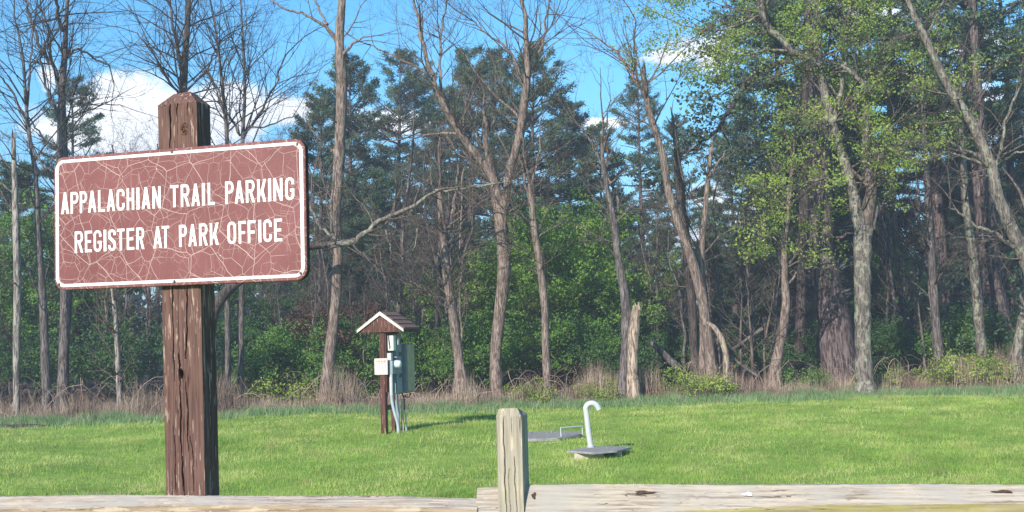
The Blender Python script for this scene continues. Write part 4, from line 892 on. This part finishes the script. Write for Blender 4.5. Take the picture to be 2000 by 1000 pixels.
# pine limb that droops in front of the sky at the upper right, with its own needles
tree('pine_tree', 'pine with a long dark drooping limb reaching left towards the bent tree', 'tree', 37, [(1560, 720, 22), (1568, 500, 20), (1572, 300, 18), (1575, 120, 15), (1578, -60, 12)],
     [[(1575, 100, 10), (1545, 118, 11), (1500, 130, 11), (1458, 155, 10), (1440, 190, 9), (1420, 225, 9), (1395, 258, 8), (1360, 285, 6), (1330, 300, 4)], [(1575, 60, 8), (1500, 60, 6), (1440, 85, 4)], [(1574, 180, 6), (1530, 190, 5), (1490, 215, 3)],
      [(1573, 260, 6), (1520, 290, 5), (1470, 310, 3)], [(1576, 20, 7), (1500, 15, 5), (1430, 40, 3)]], 'bark_dark', 60, (1.0, 2.2), 'twig_dark', 2, leaf=('needle', 5, .15, (.16, .16, .06)), trange=(.5, 1), up=.03)

# ---- background pines: five different ones, then copies with their own place, turn and size
def pine_mesh(H, cb, Rm, seed, dens=1.0, sparse=.0, dead=True):
    global rng
    rng = np.random.default_rng(seed)
    zt_ = np.linspace(-.2, H, 16); tr_ = np.stack([.12 * np.sin(zt_ * .3 + seed), .12 * np.cos(zt_ * .23 + seed), zt_], 1); rad = .02 + .016 * (H - zt_) * .8
    tk = MB(); tubes(tk, tr_, rad, 8, rough=.05)
    br = {}; T = []; TD = []
    z = cb
    while z < H:
        f = (z - cb) / (H - cb); Lm = Rm * (np.interp(f, [0, .15, .45, .8, 1], [.65, .95, 1.0, .6, .12]))
        for _ in range(rng.integers(3, 6)):
            if rng.uniform() < sparse: continue
            L = Lm * rng.uniform(.5, 1.15); a = rng.uniform(0, 6.283); el = np.interp(f, [0, .5, 1], [-.12, .12, .75]) + rng.normal(0, .1)
            k = 7; s = np.linspace(0, 1, k); ho = L * s * math.cos(el); ve = L * (s * math.sin(el) + .16 * s ** 2.2)
            c = np.array([np.interp(z, zt_, tr_[:, 0]), np.interp(z, zt_, tr_[:, 1]), z])
            pts = c + np.stack([ho * math.cos(a), ho * math.sin(a), ve], 1) + np.cumsum(rng.normal(0, .03 * L / 2, (k, 3)) * [[1, 1, .6]], 0)
            br.setdefault(k, []).append((pts, np.linspace(.035, .008, k) * (L / 2.5 + .3)))
            nt_ = int((8 + L * 7) * dens)
            for q in range(nt_):
                tt = rng.uniform(.22, 1.0) ** .75; i = min(int(tt * (k - 1)), k - 2); p = pts[i] + (pts[i + 1] - pts[i]) * (tt * (k - 1) - i)
                sgn = rng.choice([-1, 1]); aa = a + sgn * rng.uniform(.5, 1.1); l2 = (.22 + .34 * L * (1.05 - tt)) * rng.uniform(.4, 1.1)
                e = p + np.array([math.cos(aa) * l2, math.sin(aa) * l2, l2 * rng.uniform(.05, .35)])
                if q % 2 == 0: br.setdefault(4, []).append((np.linspace(p, e, 4), np.linspace(.012, .005, 4)))
                for w in np.linspace(.35, 1, max(2, int(l2 * 6))): T.append(p + (e - p) * w); TD.append((e - p) / (l2 + 1e-6))
        z += rng.uniform(.20, .42)
    if dead:
        for _ in range(int(cb * 6)):
            zz = rng.uniform(.8, cb + .5); grow(np.array([0, 0, zz]), np.array([*rng.normal(0, 1, 2), .15]), rng.uniform(.6, 2.2), .014, 1, br, .0, 5)
    bm_ = MB(); flush(bm_, br, 0, 3)
    T = np.array(T); TD = np.array(TD); per = 10; n = len(T) * per
    C = np.repeat(T, per, 0) + rng.normal(0, .07, (n, 3)) * [[1, 1, .9]]; D_ = np.repeat(TD, per, 0) * .7 + rng.normal(0, .55, (n, 3)) + [0, 0, .25]; D_ /= np.linalg.norm(D_, axis=1, keepdims=True)
    sd_ = np.cross(D_, rng.normal(0, 1, (n, 3))); sd_ /= np.linalg.norm(sd_, axis=1, keepdims=True) + 1e-9
    ln = rng.uniform(.10, .20, n)[:, None]; w = .024
    V = np.stack([C - sd_ * w, C + sd_ * w, C + D_ * ln], 1); nb = MB(); nb.add(V, np.arange(n)[:, None] * 3 + [0, 1, 2])
    return tk, bm_, nb
PROTO = []
for (H, cb, Rm, sd_, dens, spr) in ((15, 3.0, 3.1, 11, .9, .28), (17, 5.0, 3.4, 12, .9, .3), (13, 2.0, 2.7, 13, 1.0, .25), (18, 7.5, 3.0, 14, .8, .42), (9, .6, 2.3, 15, 1.1, .1)):
    a, b, c = pine_mesh(H, cb, Rm, sd_, dens, spr); PROTO.append([a, b, c, H, None])
def place_pine(i, px, D, top, label, group='background pines', lean=0.0, zoff=0):
    """top = photo row of the tip (or None: natural size)"""
    pr = PROTO[i]; g = base_of(px, D)
    if top is None: s = rng.uniform(.9, 1.15)
    else: s = (P(px, top, D)[2] - g[2]) / pr[3]
    if pr[4] is None:
        root = thing('pine_tree', label, 'tree', (0, 0, 0), group)
        for mb_, nm, mt in ((pr[0], 'trunk', 'bark_pine'), (pr[1], 'branches', 'twig_dark'), (pr[2], 'crown', 'needle')): lbuild(mb_, nm, M[mt], root, nm != 'crown')
        pr[4] = root; pr[0] = pr[1] = pr[2] = None
    else:
        root = pr[4].copy(); COL.objects.link(root)
        for ch in pr[4].children:
            c = ch.copy(); COL.objects.link(c); c.parent = root
        root['label'] = label
    root.location = (g[0], g[1], g[2]); root.rotation_euler = (rng.normal(0, .02), lean, rng.uniform(0, 6.28)); root.scale = (s * rng.uniform(.9, 1.1),) * 2 + (s,)
    return root
PINES = [
 (0, 690, 50, 108, 'pine whose peak shows just right of the tall straight bare trunk'), (2, 625, 47, 190, 'bushy pine between the sign board and the tall straight bare trunk'),
 (1, 790, 54, 92, 'pointed pine left of the left arm of the Y shaped tree'), (2, 745, 46, 330, 'lower pine with full crown behind the leaning lichen branch'),
 (1, 930, 50, 95, 'tall broad pine inside the fork of the Y shaped tree'), (0, 1055, 49, 88, 'tall pine right of the fork of the Y shaped tree'), (0, 985, 56, 105, 'dark pine rising behind the middle of the Y shaped tree'),
 (2, 860, 60, 215, 'pine with sky gaps behind the left arm of the Y shaped tree'), (2, 1135, 50, 190, 'rounded pine above the pale green broadleaf tree'), (4, 1095, 42, 410, 'small dark pine behind the pale green broadleaf tree'),
 (2, 1185, 56, 240, 'pine behind the vine covered tree'), (3, 1262, 52, 150, 'thin pine with high crown behind the snapped top tree'), (2, 1225, 47, 400, 'low pine between the vine covered tree and the bent tree'),
 (3, 1335, 50, 225, 'sparse pine directly behind the bent tree'), (3, 1440, 52, 245, 'open feathery pine standing alone in front of the clouds'), (2, 1405, 60, 395, 'far small pine low against the clouds'),
 (1, 1500, 46, 150, 'pine left of the massive trunk and partly behind the drooping limb'), (1, 1560, 44, -150, 'tall pine crown behind the leaves left of the massive trunk'), (1, 1622, 40, -380, 'crown of the great pine towering over the massive trunk'),
 (3, 1700, 46, -60, 'dark pine behind the forked lichen covered tree'), (3, 1760, 42, -260, 'high crowned pine left of the diagonal leaning trunk'), (3, 1850, 43, -330, 'very tall thin pine above the diagonal leaning trunk'),
 (3, 1935, 40, -330, 'high crowned pine right of the diagonal leaning trunk'), (3, 1990, 44, -200, 'pine at the upper right corner'), (4, 1790, 47, 420, 'low bushy pine in the shade right of the forked tree'),
 (4, 1880, 44, 380, 'low bushy pine in the shade behind the yellowish trunk'), (4, 1740, 42, 450, 'small shaded pine just right of the forked tree foot'), (4, 1460, 42, 450, 'low bushy pine beneath the open feathery pine'),
 (4, 1390, 41, 470, 'low bushy pine in the dark behind the arched branch'), (4, 1560, 43, 430, 'low pine between the curved leafy tree and the massive trunk'), (4, 1310, 42, 455, 'low pine in the dark left of the bent tree'), (4, 1250, 45, 470, 'dark low pine right behind the broken stump'),
 (2, 2060, 42, 200, 'dense pine beyond the right edge'), (4, 690, 41, 480, 'low pine behind the foot of the tall straight trunk'), (4, 830, 44, 470, 'low pine above the meter shelter'), (4, 930, 43, 440, 'low pine behind the forked grey tree'),
 (3, 150, 50, 150, 'scraggly pine tufts behind the stout left tree'), (2, 545, 52, 330, 'pine hidden mostly behind the right half of the sign board'), (4, 20, 44, 330, 'low dark pine at the far left edge'), (2, -60, 48, 300, 'pine beyond the left edge'),
 (2, 1650, 52, 120, 'pine seen between the massive trunk and the forked tree'), (2, 1830, 55, 150, 'farther pine between the high crowned pines at right'), (2, 1960, 52, 200, 'farther pine behind the tangle of the diagonal trunk'), (2, 1530, 58, 330, 'far pine left of the massive trunk low against the sky')]
for a in PINES: place_pine(*a)

# far wood behind everything: one mass
rng = np.random.default_rng(5)
mb = MB(); n = 150
px = rng.uniform(-500, 2500, n); dep = rng.uniform(64, 100, n)
Cs = []
for a, b in zip(px, dep):
    g = base_of(a, b); H = rng.uniform(5.5, 9.5) + (.6 if 560 < a < 1250 else 0) + (6 if a > 1500 else 0) - (2.0 if a < 560 else 0) - (2.5 if 1300 < a < 1520 else 0); k = int(420 * H / 8)
    z = rng.uniform(0, 1, k) ** .9; r = (1 - z) ** .7 * rng.uniform(.3, 1, k) * 2.4; th = rng.uniform(0, 6.28, k); z = np.round(z * 14) / 14 + rng.normal(0, .012, k)
    Cs.append(g + np.stack([r * np.cos(th), r * np.sin(th), z * H], 1))
    tubes(mb, [g, g + UP * H * .6, g + UP * H], [.16, .1, .02], 5, 1)
C = np.vstack(Cs); leaves(mb, C, .62, 0, 1.5)
C2 = np.stack([rng.uniform(-70, 75, 26000), rng.uniform(60, 95, 26000), rng.exponential(1.1, 26000)], 1); C2[:, 2] += gz(C2[:, 0], C2[:, 1]); leaves(mb, C2, .6, 0, .5)
tag(mb.build('far_wood', [M['needle_far'], M['twig_dark']], None, False), 'solid mass of distant evergreens closing off the view behind the woods', 'wood', kind='stuff')

# ---- far bare trees and mid-wood stems: one shared kind, copied
def bare_proto(seed, H, n1, rad, name='bare_tree'):
    global rng
    rng = np.random.default_rng(seed); z = np.linspace(-.2, H, 12); tr_ = np.stack([np.cumsum(rng.normal(0, .07, 12)), np.cumsum(rng.normal(0, .07, 12)), z], 1)
    tk = MB(); tubes(tk, tr_, rad * np.linspace(1.1, .25, 12), 7, rough=.05); out = {}
    for _ in range(n1):
        tt = rng.uniform(.3, .98); q = np.array([np.interp(tt * H, z, tr_[:, c]) for c in range(3)]); a = rng.uniform(0, 6.28)
        grow(q, np.array([math.cos(a), math.sin(a), .9]), H * rng.uniform(.14, .3), rad * .4 * (1.1 - tt), 2, out, .15, 6)
    bb = MB(); flush(bb, out, 0, 3); return [tk, bb, H, None]
BP = [bare_proto(31, 9, 26, .11), bare_proto(32, 7, 24, .07), bare_proto(33, 4.2, 20, .04)]
def place_bare(i, px, D, H, label, group, bm_='bark_grey', lean=None):
    pr = BP[i]; g = base_of(px, D); s = H / pr[2]
    if pr[3] is None:
        root = thing('bare_tree', label, 'tree', (0, 0, 0), group); lbuild(pr[0], 'trunk', M[bm_], root, True); lbuild(pr[1], 'branches', M['twig_dark' if i < 1 else 'twig'], root, True); pr[3] = root
    else:
        root = pr[3].copy(); COL.objects.link(root); root['label'] = label; root['group'] = group
        for ch in pr[3].children: c = ch.copy(); COL.objects.link(c); c.parent = root
    root.location = tuple(g); root.rotation_euler = (rng.normal(0, .04), rng.normal(0, .05) if lean is None else lean, rng.uniform(0, 6.28)); root.scale = (s, s, s)
GF = 'distant bare trees on the left skyline'
for k, px in enumerate((165, 200, 235, 268, 300, 330, 480, 520, 560, 10)): place_bare(0, px, 52 + 5 * (k % 3), 9.2 + 1.1 * ((k * 7) % 3), 'distant twiggy bare tree on the skyline above the sign board', GF)
GU = 'young bare stems inside the woods'
for k in range(76):
    px = rng.uniform(-40, 2040) if k < 46 else rng.uniform(600, 900) if k < 66 else rng.uniform(1200, 1500); place_bare(1 + k % 2 if k % 3 else 1, px, rng.uniform(33.5, 43), rng.uniform(4.5, 8.0) if k % 2 else rng.uniform(2.5, 4.5), 'slender bare stem in the shade behind the wood edge', GU)

# ---- leafy understorey
def shrub_mesh(seed, H, W_, n, size, stems=9):
    global rng
    rng = np.random.default_rng(seed); out = {}; tips = []
    for _ in range(stems): a = rng.uniform(0, 6.28); grow(np.array([.15 * math.cos(a), .15 * math.sin(a), -.1]), np.array([math.cos(a) * W_ / H, math.sin(a) * W_ / H, 1.0]), H * rng.uniform(.7, 1.0), .018, 2, out, .1, 6, tips, kids=(4, 7))
    bb = MB(); flush(bb, out, 0, 3); T = np.array(tips); T = T[rng.integers(0, len(T), n)] + rng.normal(0, 1, (n, 3)) * [.12, .12, .06]
    lf = MB(); leaves(lf, T, size, 0, .8); return [bb, lf, H, None]
SP = {'a': shrub_mesh(41, 2.0, 1.2, 5200, .085), 'b': shrub_mesh(42, 3.0, 1.4, 7500, .09), 'c': shrub_mesh(43, 1.0, .7, 1500, .07), 'd': shrub_mesh(44, 5.2, 2.2, 15000, .10, 12)}
SPM = {}
def place_shrub(kd_, leafm_, px, D, H, label, group='leafy shrubs', name='shrub', cat='shrub'):
    pr = SP[kd_]; g = base_of(px, D); s = H / pr[2]
    if pr[3] is None:
        root = thing(name, label, cat, (0, 0, 0), group); b_ = lbuild(pr[0], 'stems', M['twig_dark'], root, True); l_ = lbuild(pr[1], 'leaves', M[leafm_], root, False); pr[3] = (b_.data, l_.data); SPM[(kd_, leafm_)] = l_.data
    else:
        root = thing(name, label, cat, (0, 0, 0), group); b_ = bpy.data.objects.new('stems', pr[3][0]); 
        if (kd_, leafm_) not in SPM: d_ = pr[3][1].copy(); d_.materials[0] = M[leafm_]; SPM[(kd_, leafm_)] = d_
        l_ = bpy.data.objects.new('leaves', SPM[(kd_, leafm_)])
        for o_ in (b_, l_): COL.objects.link(o_); o_.parent = root
    root.location = tuple(g); root.rotation_euler = (0, 0, rng.uniform(0, 6.28)); root.scale = (s, s, s)
    return root
place_shrub('d', 'leaf_bright', 1085, 36, 5.0, 'bright green broadleaf tree filling the gap right of the Y shaped tree', 'broadleaf trees in new leaf', 'broadleaf_tree', 'tree')
place_shrub('d', 'leaf_bright', 1000, 38, 4.4, 'green broadleaf tree directly behind the Y shaped trunk', 'broadleaf trees in new leaf', 'broadleaf_tree', 'tree')
place_shrub('d', 'leaf_bright', 1160, 38, 4.6, 'green broadleaf tree left of the vine covered tree', 'broadleaf trees in new leaf', 'broadleaf_tree', 'tree')
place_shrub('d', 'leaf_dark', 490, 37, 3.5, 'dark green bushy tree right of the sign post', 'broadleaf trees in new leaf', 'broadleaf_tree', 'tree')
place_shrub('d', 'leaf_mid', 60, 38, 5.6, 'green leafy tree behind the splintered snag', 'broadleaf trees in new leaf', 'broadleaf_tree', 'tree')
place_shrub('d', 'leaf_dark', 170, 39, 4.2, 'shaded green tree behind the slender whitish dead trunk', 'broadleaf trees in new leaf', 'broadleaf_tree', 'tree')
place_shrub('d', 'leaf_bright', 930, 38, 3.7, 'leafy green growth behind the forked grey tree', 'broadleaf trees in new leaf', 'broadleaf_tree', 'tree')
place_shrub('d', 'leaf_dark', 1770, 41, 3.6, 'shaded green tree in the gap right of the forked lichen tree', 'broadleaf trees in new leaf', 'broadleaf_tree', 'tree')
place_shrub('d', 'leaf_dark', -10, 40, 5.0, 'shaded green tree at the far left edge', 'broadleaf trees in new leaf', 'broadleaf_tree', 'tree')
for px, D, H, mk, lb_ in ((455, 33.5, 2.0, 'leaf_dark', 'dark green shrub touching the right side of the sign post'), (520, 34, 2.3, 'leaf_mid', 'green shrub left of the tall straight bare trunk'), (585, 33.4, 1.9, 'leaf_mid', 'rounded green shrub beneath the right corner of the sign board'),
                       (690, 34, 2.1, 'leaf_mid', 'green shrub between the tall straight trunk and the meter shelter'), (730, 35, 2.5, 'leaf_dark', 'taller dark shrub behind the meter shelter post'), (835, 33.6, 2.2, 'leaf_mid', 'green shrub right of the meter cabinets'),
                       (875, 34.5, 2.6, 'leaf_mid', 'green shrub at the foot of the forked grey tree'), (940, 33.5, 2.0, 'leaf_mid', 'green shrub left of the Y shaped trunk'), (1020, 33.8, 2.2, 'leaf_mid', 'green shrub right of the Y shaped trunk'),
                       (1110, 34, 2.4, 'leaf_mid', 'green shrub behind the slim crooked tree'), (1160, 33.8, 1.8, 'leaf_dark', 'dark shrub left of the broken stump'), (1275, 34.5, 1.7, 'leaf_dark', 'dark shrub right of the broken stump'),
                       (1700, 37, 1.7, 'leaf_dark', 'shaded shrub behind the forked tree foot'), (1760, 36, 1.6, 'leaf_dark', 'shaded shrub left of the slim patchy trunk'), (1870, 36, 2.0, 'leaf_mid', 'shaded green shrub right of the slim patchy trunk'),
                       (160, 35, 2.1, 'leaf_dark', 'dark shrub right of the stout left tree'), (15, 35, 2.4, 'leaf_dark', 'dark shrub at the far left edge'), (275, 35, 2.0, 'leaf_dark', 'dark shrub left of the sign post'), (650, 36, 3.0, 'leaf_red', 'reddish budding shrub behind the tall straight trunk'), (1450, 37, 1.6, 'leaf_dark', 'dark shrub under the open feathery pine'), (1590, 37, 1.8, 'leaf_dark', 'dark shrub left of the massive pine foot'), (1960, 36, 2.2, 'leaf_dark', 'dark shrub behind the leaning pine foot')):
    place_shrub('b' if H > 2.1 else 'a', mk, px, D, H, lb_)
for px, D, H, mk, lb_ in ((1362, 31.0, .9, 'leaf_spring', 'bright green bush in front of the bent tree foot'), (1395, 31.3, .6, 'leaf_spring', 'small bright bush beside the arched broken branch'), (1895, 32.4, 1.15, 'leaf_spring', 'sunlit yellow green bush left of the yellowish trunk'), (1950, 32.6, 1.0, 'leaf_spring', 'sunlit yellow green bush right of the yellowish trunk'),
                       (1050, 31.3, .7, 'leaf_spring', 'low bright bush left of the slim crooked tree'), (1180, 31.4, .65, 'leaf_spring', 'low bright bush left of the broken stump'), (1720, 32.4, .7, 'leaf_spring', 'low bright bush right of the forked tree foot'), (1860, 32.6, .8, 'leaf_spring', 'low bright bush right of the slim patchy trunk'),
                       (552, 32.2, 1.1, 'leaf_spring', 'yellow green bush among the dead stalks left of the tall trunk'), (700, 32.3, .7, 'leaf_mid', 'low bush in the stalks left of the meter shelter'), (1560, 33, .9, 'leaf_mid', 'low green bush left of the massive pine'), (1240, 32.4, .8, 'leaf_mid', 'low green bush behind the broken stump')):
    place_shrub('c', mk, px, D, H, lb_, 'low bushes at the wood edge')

# ---- fallen wood at the edge
rng = np.random.default_rng(9)
def log(label, pts, D, bm_='bark_dead', name='fallen_log'):
    Q, w = polyw(pts, D, D / F, k=12); root = thing(name, label, 'log', (Q[0] + Q[-1]) / 2); mb = MB(); tubes(mb, Q, w * (1 + .1 * rng.standard_normal(12)), 9, cap=True, rough=.08); mb.build('log', M[bm_], root)
    return root
log('long dark fallen log lying in the grass at the far left', [(-60, 842, 16), (20, 838, 18), (80, 836, 15), (125, 838, 8)], 28.6, 'bark_dark')
log('thin dead branch lying before the dark log at far left', [(0, 848, 6), (60, 845, 5), (140, 830, 4)], 28.3, 'bark_grey')
log('pale fallen trunk leaning in the brush right of the broken stump', [(1325, 722, 12), (1295, 690, 13), (1270, 668, 9)], 32.4, 'bark_grey')
log('thin fallen branch slanting in the brush right of the arched branch', [(1420, 690, 5), (1460, 662, 6), (1490, 642, 6)], 32.2, 'bark_grey')
log('short fallen branch low in the brush right of the arched branch', [(1425, 695, 5), (1455, 718, 5), (1480, 735, 5)], 31.8, 'bark_grey')
for k, (x, y) in enumerate(((1470, 735), (1448, 728), (1495, 738))): 
    tree('sapling', ('dead forked sapling in the brush left of the curved leafy tree', 'thin dead sapling nearest the arched branch', 'bent dead sapling closest to the curved leafy tree')[k], 'sapling', 32 + .3 * k, [(x, y, 6), (x - 2, y - 60, 5), (x - 8 + 9 * k, y - 130, 3)], (), 'twig', 12, (.5, 1.2), 'twig', 1, trange=(.3, 1))
# a power line high at the upper left
a_, b_ = P(-200, 62, 70), P(700, -30, 78); tt = np.linspace(0, 1, 20)[:, None]; L = a_ * (1 - tt) + b_ * tt; L[:, 2] -= 1.0 * np.sin(np.pi * tt[:, 0])
mb = MB(); tubes(mb, L, [.012] * 20, 5); tag(mb.build('power_line', M['black'], None, True, origin=L[0]), 'thin dark overhead wire crossing the sky at the upper left', 'wire')
# pale rock beside the post
q = gpt(317, 822); root = None
mb = MB(); k = 10; 
for j in range(6):
    ph = j / 5 * np.pi; mb.v.append(q + np.array([[.09 * math.sin(ph) * math.cos(a) * (1 + .2 * math.sin(3 * a + j)), .07 * math.sin(ph) * math.sin(a), .05 * math.cos(ph) + .03] for a in np.arange(k) * 2 * np.pi / k])); mb.n += k
mb.f[(4, 0)] = [np.array([[r_ * k + j, r_ * k + (j + 1) % k, (r_ + 1) * k + (j + 1) % k, (r_ + 1) * k + j] for r_ in range(5) for j in range(k)])]
tag(mb.build('rock', M['conc_light'], None, True, origin=q), 'small pale rock in the grass by the left side of the sign post', 'rock')

# ---- thin air light between here and the far wood
m, t = newmat('haze'); v_ = t.n('ShaderNodeVolumePrincipled', {'Color': (.80, .88, 1.0, 1), 'Density': .0021, 'Anisotropy': .1}); t.nt.links.new(v_.outputs[0], t.n('ShaderNodeOutputMaterial').inputs['Volume'])
mb = MB(); box(mb, ID, -301, 301, -151, 421, -1.3, 24); tag(mb.build('haze', m, None, False), 'thin bluish air over the lawn and between the trees', 'haze', kind='stuff')
